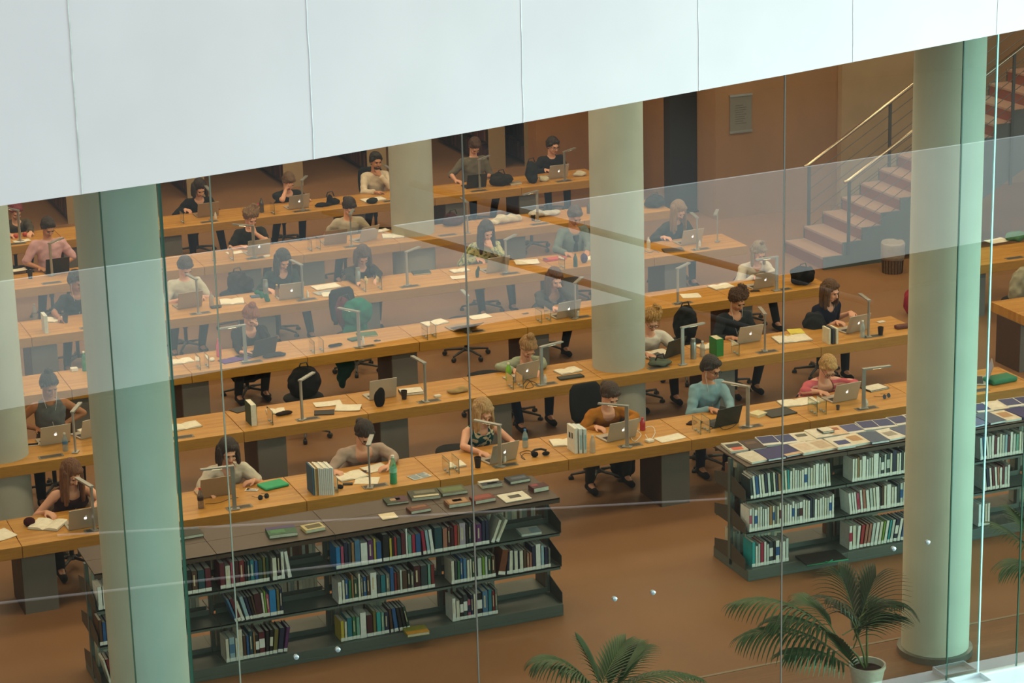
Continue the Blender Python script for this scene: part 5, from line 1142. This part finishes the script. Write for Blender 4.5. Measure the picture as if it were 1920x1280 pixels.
RB = 'right bookcase'; RA = 'right bookcase, left bay'; R2 = 'right bookcase, second bay'; R3 = 'right bookcase beyond pillar'
run(RB, 'top', RA, 1405, 1480, 'slate:.8:.9:-5,white:.8:1:-5,blue:1:.95:-5,white:.7:1:-5,cream:.9:1:-5,navy:.9:1:-4,grey-white:.9:1:-4,dark green:.7:1:-4,cream:.7:1:-4,navy:.8:.9:-4,tan:.9:.9:-3,mint:1:1:-3,cream:.8:1:-3,turquoise:.7:1:-3', True, 'journal')
run(RB, 'top', RA, 1481, 1556, 'white:.9,cream:.8,white:.8,grey-white:.9,cream:.7,white:.9,white/blue:1.2:.95,grey-white:1,cream:.9,cream:.8,white:1.4:1.06,grey-white:.8,white:.7:1.02,cream:.7,white:.8:1:-3,cream:.7:1:-3', True, 'journal')
run(RB, 'top', R2, 1598, 1708, 'white:.8:1,cream:.9:1,tan:.6,cream:.8,white:1.4:1.05,white:.8,grey-white:.8,cream:.7,white:1.8:1.08,grey-white:.7,slate/white:1,grey-white:.8,slate/grey-white:1.1,cream:.8,navy:1.4:1.08,cream:.8,white:.7,slate:.7,cream:.8,cream:.9,white:.8', True, 'journal')
run(RB, 'middle', RA, 1405, 1470, 'white/pink:1,grey-white:.8,white/blue:1.2,cream:.8,white:.8,grey-white:.8,white:1,white:.7,tan:1.2,cream/blue:.8,grey:.8,cream:.8,cream/maroon:.8,white:.9', True, 'journal')
run(RB, 'middle', RA, 1471, 1564, 'cream:.9,white:.8,white:.9,white/blue:.9,white:.8,grey-white/slate:.8,white/dark maroon:1.3,white:.8,cream:.9,white:.8,navy:.8,slate:.7,white:1,cream:.8,white:.9,white:.7,cream:.9,grey-white:.8,white/blue:1,white:.8', True, 'journal')
run(RB, 'middle', R2, 1590, 1708, 'white:.9:.95:-6,white:.7:.95:-6,white:.7:.95:-6,pink/crimson:1:.9:-6,white:.8:1:-5,salmon:1:1:-5,white:1.1:.95:-5,grey-white:1:1:-5,cream:.8:1:-4,white:1.3:1.02:-4,black:.7,brown:.7,cream:.9,white:1.5:1.04,cream:.9,white:.9,slate:1,grey-white/blue:1,white:.8,tan:.8,cream:1', True, 'journal')
run(RB, 'bottom', RA, 1410, 1479, 'turquoise:1.1:1.1,white:.8,grey-white:.8,crimson:1.1:1.02,white:.8,grey-white:.9,slate/white:1.2,black:.8,white/blue:1.3,cream:.9,white:1,grey-white:1', True, 'journal')
run(RB, 'bottom', R2, 1592, 1706, 'white/crimson:1:1.05,cream:1.1:1.05,white:.9:1:5,red:1:1:7,salmon:.9:1:8,salmon:.9:1:8,grey-white:1:1:8,white:1:1:8,cream:.9:1:8,lime:.6:1:8,white:.9:1:9,turquoise:.7:1:9,grey-white:.9:1:9,navy/white:1:1:10,white:.9:1:10,blue:.9:1:10,white:.8:1:8,navy:.8:1:8', True, 'journal')
run(RB, 'top', R3, 1836, 1920, 'grey-white:.9:1:-4,blue:.9:1:-6,white:.8:1:-6,grey-white:1:1:-3,white:.9,maroon:.8,white:.9,cream:.8,grey-white:.9,pale blue:.9,maroon:.8,white:.9,grey-white:1,mint:1,cream:.9,white:.8', True, 'journal')
run(RB, 'middle', R3, 1842, 1893, 'grey-white:.9:1:-6,navy:.9:1:-6,white:.8:1:-5,maroon:.8:1:-5,white:.8:1:-5,salmon:.8:1:-4,white:.9,maroon:.7,grey-white:1,white:.8', True, 'journal')
run(RB, 'bottom', R3, 1834, 1856, 'white:.9,grey-white:1,cream:.8,white:.8', True, 'journal')
# books on the shelves facing the desks (their backs show only through gaps)
for cx0, nm in ((.25, 'left'), (6.56, 'right')):
    rnd = random.Random(3 if nm == 'left' else 4); b = MB(); mats = [cm(c) for c in ('#C9C4AE', '#8A9088', '#BDB8A4', '#6E4A3A', '#B0B4AC')]
    for k in range(4):
        for zz in (.82, .485, .115):
            x = cx0+k*1.093+.05; end = cx0+(k+1)*1.093-(.06 if zz > .2 else .5)
            while x < end-.03:
                w = rnd.uniform(.014, .04); h = rnd.uniform(.2, .25); b.box(x, x+w*.93, -1.70, -1.53, zz+.002, zz+h, rnd.randrange(5)); x += w
    o = b.obj('book_backs', mats); tag(o, 'rows of books on the rear side of the %s bookcase' % nm, 'books', kind='stuff')
# flat books on the left bookcase
TZ = 1.167
def flat(px, py, w, d, h, rot, col, label, pages='#D8D6C4', patch=None, z=TZ, name='book', cat='book'):
    slab(1, px, py, w, d, h, rot, col, name, label, cat, z=z, pages=pages, patch=patch)
flat(528, 1000, .26, .20, .035, -6, '#2A5A40', 'green and purple book lying on left bookcase', patch=[(-.5, .5, .18, .5, '#4A3A70'), (-.4, .1, -.3, .1, '#3F7A50')])
flat(587, 992, .19, .145, .03, 4, '#BDB182', 'cream book with dark picture lying on left bookcase', patch=[(-.35, .4, -.3, .3, '#5A5232')])
flat(350, 1003, .26, .20, .03, 2, '#2A2E26', 'dark book lying at left under dark glass joint')
flat(742, 940, .21, .16, .022, -4, '#2F3A28', 'green-maroon book lying left on rear half of top', patch=[(0, .5, -.5, .5, '#4A2430'), (-.25, .2, -.15, .2, '#B08A6A')])
flat(795, 930, .28, .21, .032, -8, '#3A3A2C', 'large dark olive book with pale band on top', patch=[(-.4, .45, -.45, -.25, '#C9BF9A'), (-.3, .4, 0, .35, '#6B6A55')])
flat(848, 922, .25, .18, .03, -3, '#4A4E38', 'grey-green landscape book right of olive book', patch=[(-.4, .4, -.3, .3, '#5F7044')])
flat(728, 968, .15, .145, .008, -2, '#DCCFAE', 'thin cream booklet alone on top', pages='#E4DAC0')
flat(785, 957, .20, .13, .03, 2, '#5A2E1E', 'brown book right of cream booklet', patch=[(-.3, .4, 0, .4, '#8A5A3C')])
flat(858, 945, .22, .15, .035, -2, '#7A5536', 'book with brown food picture on cover', patch=[(-.4, .4, -.35, .4, '#A8805A'), (-.2, .2, -.1, .3, '#D0B890')])
flat(905, 938, .21, .14, .035, 3, '#6A2A22', 'red-brown patterned book right of food book', patch=[(-.4, .4, -.2, .4, '#8E4034')])
flat(919, 909, .20, .14, .028, -2, '#D5D3C6', 'white and navy book on rear of top', patch=[(-.5, .5, -.5, .1, '#1C2634'), (-.2, .3, -.3, -.1, '#C9C9C0')])
flat(970, 901, .21, .145, .03, 2, '#232B38', 'navy-slate book at rear right of top', patch=[(-.3, .4, -.2, .2, '#4E5866')])
flat(964, 932, .26, .22, .008, 2, '#DAD6C8', 'large white booklet with small dark picture', patch=[(-.2, .25, -.15, .2, '#4A4744')])
flat(1010, 918, .16, .12, .045, 4, '#45161E', 'thick dark red book at right end of top', patch=[(-.4, 0, 0, .4, '#8E3040')])
# flat books on shelves
slab(1, 780, 1185, .21, .18, .028, -4, '#8A8C2C', 'book', 'yellow-green book lying flat on bottom shelf', 'book', z=.117, pages='#D0CDBC', patch=[(-.5, .5, -.5, -.1, '#B98A2C')])
slab(1, 992, 998, .20, .17, .025, -4, '#A9B4B4', 'book', 'white and pale blue book lying on top shelf', 'book', z=.822, pages='#D0D4CC', patch=[(0, .5, -.5, .3, '#7F9CAC')])
t = slab(1, 1540, 1047, .44, .27, .018, -3, '#1C2222', 'portfolio', 'black portfolio with green ribbon on bottom shelf', 'portfolio', z=.117)
b = MB(); b.tube([(-.22, -.14, .01), (0, -.142, .012), (.22, -.14, .01)], .007, 6); b.tube([(-.02, -.145, .02), (-.035, -.16, .035), (0, -.15, .015), (.04, -.16, .04), (.01, -.145, .015)], .006, 6); b.obj('ribbon', cm('#168A66'), t, smooth=True)
# magazines on the right bookcase: two shingled rows
rnd = random.Random(11)
mags = [('#B9B4A6', [(-.4, .4, -.1, .3, '#2E2F33'), (-.3, .3, -.4, -.1, '#C65A40')], 'orange and black'), ('#3A2A24', [(-.3, .3, 0, .3, '#5E4638')], 'dark brown'), ('#2B3266', None, 'blue'), ('#2F3A6E', None, 'blue'), ('#D5CCBC', [(-.3, .3, 0, .3, '#5A5A50')], 'cream with dark picture'),
        ('#D8D0C0', [(-.35, .35, -.3, .3, '#E2DACC')], 'plain white'), ('#D8B898', [(-.2, .3, 0, .3, '#9A5A40')], 'peach'), ('#4A5080', None, 'slate blue'), ('#39406E', None, 'dark blue'), ('#3A4474', None, 'blue'), ('#39406E', None, 'dark blue'), ('#C9C4BC', [(-.4, .4, -.1, .4, '#4A548A')], 'white-edged blue'), ('#2F3566', None, 'navy'), ('#C8B8A8', None, 'beige')]
for k in range(22):
    rnd.seed(k)
    c, pt, nmc = mags[k % 14] if k < 14 else rnd.choice(mags); x = 6.70+k*.185
    if pt is None and 'blue' in nmc: pt = [(-.46, .46, -.30, .46, c)]; c = '#D2D2CC'
    y = -1.58+rnd.uniform(-.01, .02); zz = TZ+.002*(k % 3)
    px, py = PX((x, y, zz)); slab(1, px, py, (.185), .27, .014+.010*rnd.random(), -4+rnd.uniform(-5, 5), c, 'magazine', '%s magazine in rear row on right bookcase%s' % (nmc, ' beyond the pillar' if k > 13 else ''), 'magazine', z=zz, pages='#D6DCE0', patch=pt)
mags2 = [('#C9C2B4', None, 'white'), ('#2A2C66', None, 'indigo'), ('#2C2E68', [(-.5, .5, -.5, -.3, '#C9A888')], 'indigo with tan strip'), ('#D6CCBC', [(-.35, .35, -.3, .35, '#CDB9A6')], 'cream framed'), ('#D3C6B2', [(-.35, .35, -.3, .35, '#BFAA94')], 'beige framed'), ('#D8D2C6', [(-.3, .4, -.3, .1, '#3A4478')], 'white with blue box'), ('#D9CDB8', [(-.3, .3, -.2, .3, '#B08860')], 'cream with tan picture'),
         ('#4A5A74', None, 'slate'), ('#DAD6CC', [(-.3, .3, -.2, .2, '#9A9288')], 'white sketched'), ('#55607E', None, 'grey-blue'), ('#4A4438', [(-.3, .3, -.2, .2, '#B9AE98')], 'dark with portraits'), ('#A83A3A', None, 'red'), ('#D8D2C8', None, 'white'), ('#5A6690', None, 'soft blue')]
for k in range(22):
    rnd.seed(k+50); c, pt, nmc = mags2[k % 14] if k < 14 else rnd.choice(mags2); x = 6.72+k*.19; y = -1.90+rnd.uniform(-.015, .02); zz = TZ+.002*(k % 3)
    px, py = PX((x, y, zz)); slab(1, px, py, (.195), .30, .016+.012*rnd.random(), 3+rnd.uniform(-6, 6), c, 'magazine', '%s magazine in front row on right bookcase%s' % (nmc, ' beyond the pillar' if k > 13 else ''), 'magazine', z=zz, pages='#D6DCE0', patch=pt)
slab(1, 1548, 808, .13, .13, .02, 0, '#3A3F3C', 'notebook', 'small white pad on top of magazines, right bookcase', 'notebook', z=TZ+.03, pages='#D8D2C6', patch=[(-.46, .46, -.46, .46, '#D8CFC0')])
# bookcases far behind
def tall_case(px, py, w, label, ln=2.6, left=True):
    P = AT(px, py, 0); t = thing('tall_bookcase', label, 'bookcase', (P.x, P.y, 0)); 
    b = MB(); b.box(0, w, 0, .03, 0, 2.2); b.obj('end_panel', mat('beige_end_panel', '#A08A68', .6, var=.03, scale=3), t)
    b = MB(); b.box(w*.5-.02, w*.5+.02, .03, ln, 0, 2.18); b.obj('centre_board', mat('case_dark', '#2B1C18', .6), t)
    for k in range(6):
        b = MB(); b.box(.0, w, .03, ln, .08+k*.36, .10+k*.36); b.obj('shelf', mat('case_dark'), t)
    r = random.Random(int(px)); mats = [cm(c) for c in ('#4A1A1E', '#2A1A1A', '#5E2A24', '#23201E', '#6E4A3A', '#3A2A40')]; b = MB()
    for k in range(6):
        for sd in (0, 1):
            y = .06
            while y < ln-.05:
                q = r.uniform(.02, .05); hh = r.uniform(.2, .3); xs_ = (.01, w*.5-.03) if sd == 0 else (w*.5+.03, w-.01)
                b.box(xs_[0], xs_[1], y, y+q*.92, .10+k*.36, .10+k*.36+hh, r.randrange(6)); y += q
    o = b.obj('book_rows', mats, t); o['kind'] = 'stuff'
    return t
tall_case(352, 372, .30, 'tall bookcase with beige end behind black-sweater person')
tall_case(128, 420, .30, 'tall dark bookcase behind pink-shirt man at left')
tall_case(533, 352, .34, 'tall bookcase with beige end behind dark-tee man')
tall_case(690, 330, .34, 'tall bookcase with dark red books behind bearded white-shirt man')
tall_case(918, 318, .30, 'tall bookcase with beige end behind grey-shirt man')
tall_case(985, 312, .34, 'tall bookcase with beige end left of black-jacket man')
# ---------------------------------------------------------------- palms
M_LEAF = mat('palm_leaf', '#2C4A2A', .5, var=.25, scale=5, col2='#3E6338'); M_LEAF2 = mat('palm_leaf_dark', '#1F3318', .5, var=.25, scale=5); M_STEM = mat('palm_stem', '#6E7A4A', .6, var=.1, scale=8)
def frond(mb, A, B, sag, n=15, L=.34, wid=.018, droop=.6, up=Vector((0, 0, 1))):
    A = Vector(A); B = Vector(B); pts = []
    for i in range(14):
        t_ = i/13; P = A.lerp(B, t_)+Vector((0, 0, sag*4*t_*(1-t_)*.5)); P.z += sag*(t_-t_*t_*1.0); pts.append(P)
    mb.tube(pts, [.007*(1-.75*i/13) for i in range(14)], 5, 1)
    for k in range(n):
        t_ = .18+.82*k/(n-1); f = t_*13; i = min(12, int(f)); P = pts[i].lerp(pts[i+1], f-i); d = (pts[i+1]-pts[i]).normalized()
        sd = d.cross(up).normalized(); LL = L*(.55+.9*math.sin(PI*min(1, t_*.9+.08)))*.85
        for s in (1, -1):
            out = (sd*s*(.85-.35*t_)+d*(.55+.55*t_)).normalized(); a = P; vs = []; N = 6; prev = a; dirn = out+Vector((0, 0, .12))
            for q in range(N+1):
                u = q/N; w = wid*math.sin(PI*(.08+.92*u)**.7)*(.98 if q < N else 0)+.0008
                wd = dirn.cross(Vector((0, 0, 1)));  wd = wd.normalized() if wd.length > 1e-3 else sd
                nrm = wd.cross(dirn).normalized()
                vs += [prev+wd*w, prev+nrm*w*.35, prev-wd*w, prev-nrm*.001]
                dirn = (dirn.normalized()+Vector((0, 0, -droop*.32*(u+.3)))).normalized(); prev = prev+dirn*LL/N
            fs = []
            for q in range(N):
                for j in range(4): k2 = (j+1) % 4; fs.append((4*q+j, 4*q+k2, 4*q+4+k2, 4*q+4+j))
            fs += [(0, 1, 2, 3), tuple(4*N+q for q in (3, 2, 1, 0))]
            mb.add(vs, fs, 0)
def ppt(px, py, y): return ATY(px, py, y)
def palm(label, base, pot, fronds, stems_to, dark=()):
    t = thing('potted_palm', label, 'potted palm', base); bs = Vector(base)
    b = MB(); r = pot; b.lathe([(.001, .0), (r*.72, .0), (r*1.0, .23), (r*1.04, .23), (r*1.04, .26), (r*.93, .26), (r*.9, .20), (.001, .20)], 32); auto_smooth(b.obj('pot', cm('#D6D2C6', .35), t))
    b = MB(); b.lathe([(.001, .20), (r*.9, .20), (r*.9, .205), (.001, .22)], 24); b.obj('soil', mat('soil', '#3A1F16', .95, var=.3, scale=40), t)
    b = MB()
    for q in stems_to:
        e = Vector(q)-bs; b.tube([(e.x*.08, e.y*.08, .20), (e.x*.35, e.y*.35, .20+(e.z-.20)*.45), (e.x, e.y, e.z)], [.012, .010, .007], 7)
    if stems_to: b.obj('stems', M_STEM, t, smooth=True)
    for k, (A, B, sag, n, L, dr) in enumerate(fronds):
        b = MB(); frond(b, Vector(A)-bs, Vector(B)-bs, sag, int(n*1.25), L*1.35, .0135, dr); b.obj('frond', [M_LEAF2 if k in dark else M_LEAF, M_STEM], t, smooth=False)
Y1_ = -4.72
pb = AT(1633, 1268, .335); pb = Vector((pb.x, max(pb.y, -4.70), 0)); pb = Vector((6.33, -4.79, 0))
def F(px0, py0, px1, py1, ya, yb, sag, n=15, L=.2, dr=.6): return (ppt(px0, py0, ya), ppt(px1, py1, yb), sag, n, L, dr)
palm('tall potted palm in white pot at bottom right before the pillar', pb, .155,
     [F(1600, 1200, 1640, 1085, Y1_, -4.6, .02, 12, .28, .8), F(1608, 1180, 1575, 1075, Y1_, -4.5, .05, 12, .22, .9), F(1610, 1160, 1690, 1130, Y1_, -4.5, .10, 13, .26, 1.1), F(1606, 1180, 1555, 1120, Y1_, -4.8, .08, 11, .2, 1.0),
      F(1580, 1190, 1680, 1155, Y1_, -4.6, .05, 14, .22, .5), F(1570, 1195, 1500, 1125, Y1_, -4.5, .10, 12, .22, 1.0), F(1575, 1200, 1380, 1130, Y1_, -4.6, .20, 15, .24, 1.2),
      F(1600, 1250, 1400, 1190, Y1_, -4.7, .22, 17, .30, 1.3), F(1600, 1255, 1480, 1225, Y1_, -4.8, .10, 14, .25, .9), F(1575, 1205, 1450, 1165, Y1_, -4.7, .12, 15, .24, 1.0), F(1600, 1215, 1640, 1140, Y1_, -4.7, .06, 13, .22, .8), F(1610, 1262, 1560, 1190, Y1_, -4.75, .05, 14, .22, .4)],
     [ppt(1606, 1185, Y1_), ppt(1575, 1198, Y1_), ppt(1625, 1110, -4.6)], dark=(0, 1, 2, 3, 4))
palm('palm whose green fronds rise from bottom edge in the middle', (3.95, -4.72, 0), .17,
     [F(1120, 1300, 1010, 1240, Y1_, -4.7, .16, 15, .22, 1.2), F(1130, 1300, 1085, 1200, Y1_, -4.6, .04, 10, .12, .5), F(1130, 1305, 1200, 1215, Y1_, -4.6, .05, 16, .20, .5), F(1120, 1300, 1170, 1205, Y1_, -4.5, .03, 12, .18, .4),
      F(1140, 1310, 1310, 1270, Y1_, -4.65, .16, 16, .18, 1.0), F(1125, 1310, 1060, 1255, Y1_, -4.8, .08, 13, .18, .8), F(1150, 1300, 1195, 1235, Y1_, -4.8, .03, 11, .2, .3)], [])
palm('palm partly hidden beyond right glass edge', (8.9, -4.4, 0), .17,
     [F(1960, 1060, 1870, 985, -4.4, -4.3, .06, 13, .2, .7), F(1960, 1080, 1890, 1060, -4.4, -4.3, .08, 13, .22, 1.1), F(1960, 1050, 1905, 960, -4.4, -4.4, .04, 12, .2, .6)], [ppt(1960, 1070, -4.4)])
# steel trough at the foot of the glass
t = thing('floor_trough', 'small metal trough at the foot of the glass, bottom right', 'trough', (7.17, -5.12, .035)); b = MB()
b.box(-.16, .16, -.10, .10, 0, .01); b.box(-.16, .16, -.10, -.09, .01, .05); b.box(-.16, .16, .09, .10, .01, .05); b.box(-.16, -.15, -.09, .09, .01, .05); b.box(.15, .16, -.09, .09, .01, .05); b.obj('body', mat('sill_metal'), t)
# ---------------------------------------------------------------- make labels single out one thing
import re
from collections import defaultdict
ORD = ['first', 'second', 'third', 'fourth', 'fifth', 'sixth', 'seventh', 'eighth', 'ninth', 'tenth', 'eleventh', 'twelfth']
seen = defaultdict(list)
for o in TAGS:
    if o.name in bpy.data.objects: seen[o['label']].append(o)
for lab, L in list(seen.items()):
    L = list(dict.fromkeys(L))
    if len(L) > 1:
        L.sort(key=lambda o: PX(o.location)[0]); n = len(L)
        for i, o in enumerate(L):
            if n == 2: s = ('left', 'right')[i]+' of two'
            elif i == 0: s = 'leftmost'
            elif i == n-1: s = 'rightmost'
            else: s = ORD[i]+' from left'
            o['label'] = lab+', '+s
REP = [(' sleeveless top', ' sleeveless'), ('dark-haired woman in white tee', 'white-tee woman'), ('long-haired woman in maroon', 'maroon-top woman'), ('woman in loose tan top', 'tan-top woman'), ('blonde in patterned sleeveless', 'patterned-top blonde'),
       ('woman in mustard top', 'mustard-top woman'), ('man in blue shirt', 'blue-shirt man'), ('blonde in pink cardigan', 'pink-cardigan blonde'), ('woman in grey sleeveless', 'grey-top woman'), ('woman in sage sweater', 'sage-sweater woman'), ('blond man in white tee', 'blond man'),
       ('man in black shirt', 'black-shirt man'), ('woman in navy blouse', 'navy-blouse woman'), ('red-haired woman in black', 'red-haired woman'), ('woman in grey jacket', 'grey-jacket woman'), ('woman in white sweater', 'white-sweater woman'), ('man in black tee', 'black-tee man'),
       ('person in white shirt', 'white-shirt person'), ('dark-haired woman in green-black', 'green-black-top woman'), ('brown-haired person in dark top', 'brown-haired person'), ('woman in floral blouse', 'floral-blouse woman'), ('man in grey cardigan', 'grey-cardigan man'), ('woman in dark sweater', 'dark-sweater woman'),
       ('man in pink shirt', 'pink-shirt man'), ('curly-haired woman in dark tee', 'curly-haired woman'), ('woman in pale tee', 'pale-tee woman'), ('person in grey jumper', 'grey-jumper person'), ('person in black sweater', 'black-sweater person'), ('man in dark tee', 'dark-tee man'),
       ('man in white shirt', 'white-shirt man'), ('man in grey shirt', 'grey-shirt man'), ('man in black jacket', 'black-jacket man'), (' of the reading rows', '')]
for o in TAGS:
    if o.name not in bpy.data.objects: continue
    l = o['label']
    if len(l.split()) > 13:
        for a, b_ in REP: l = l.replace(a, b_)
    l = re.sub(r'\bwomen\b', 'people', l); l = re.sub(r'\b(woman|man)\b', 'person', l); l = re.sub(r'\bblonde\b(?! fringe)', 'fair-haired person', l)
    if len(l.split()) > 16: l = l.replace(' the ', ' ')
    if len(l.split()) > 16: l = l.replace(', left bay', ' left bay').replace(' shelf of ', ' shelf, ')
    if len(l.split()) > 16: l = ' '.join(l.split()[:16]).rstrip(',')
    o['label'] = l
for o in (CH_B, CH_S):
    if o['label'] == 'proto': o['label'] = 'spare'
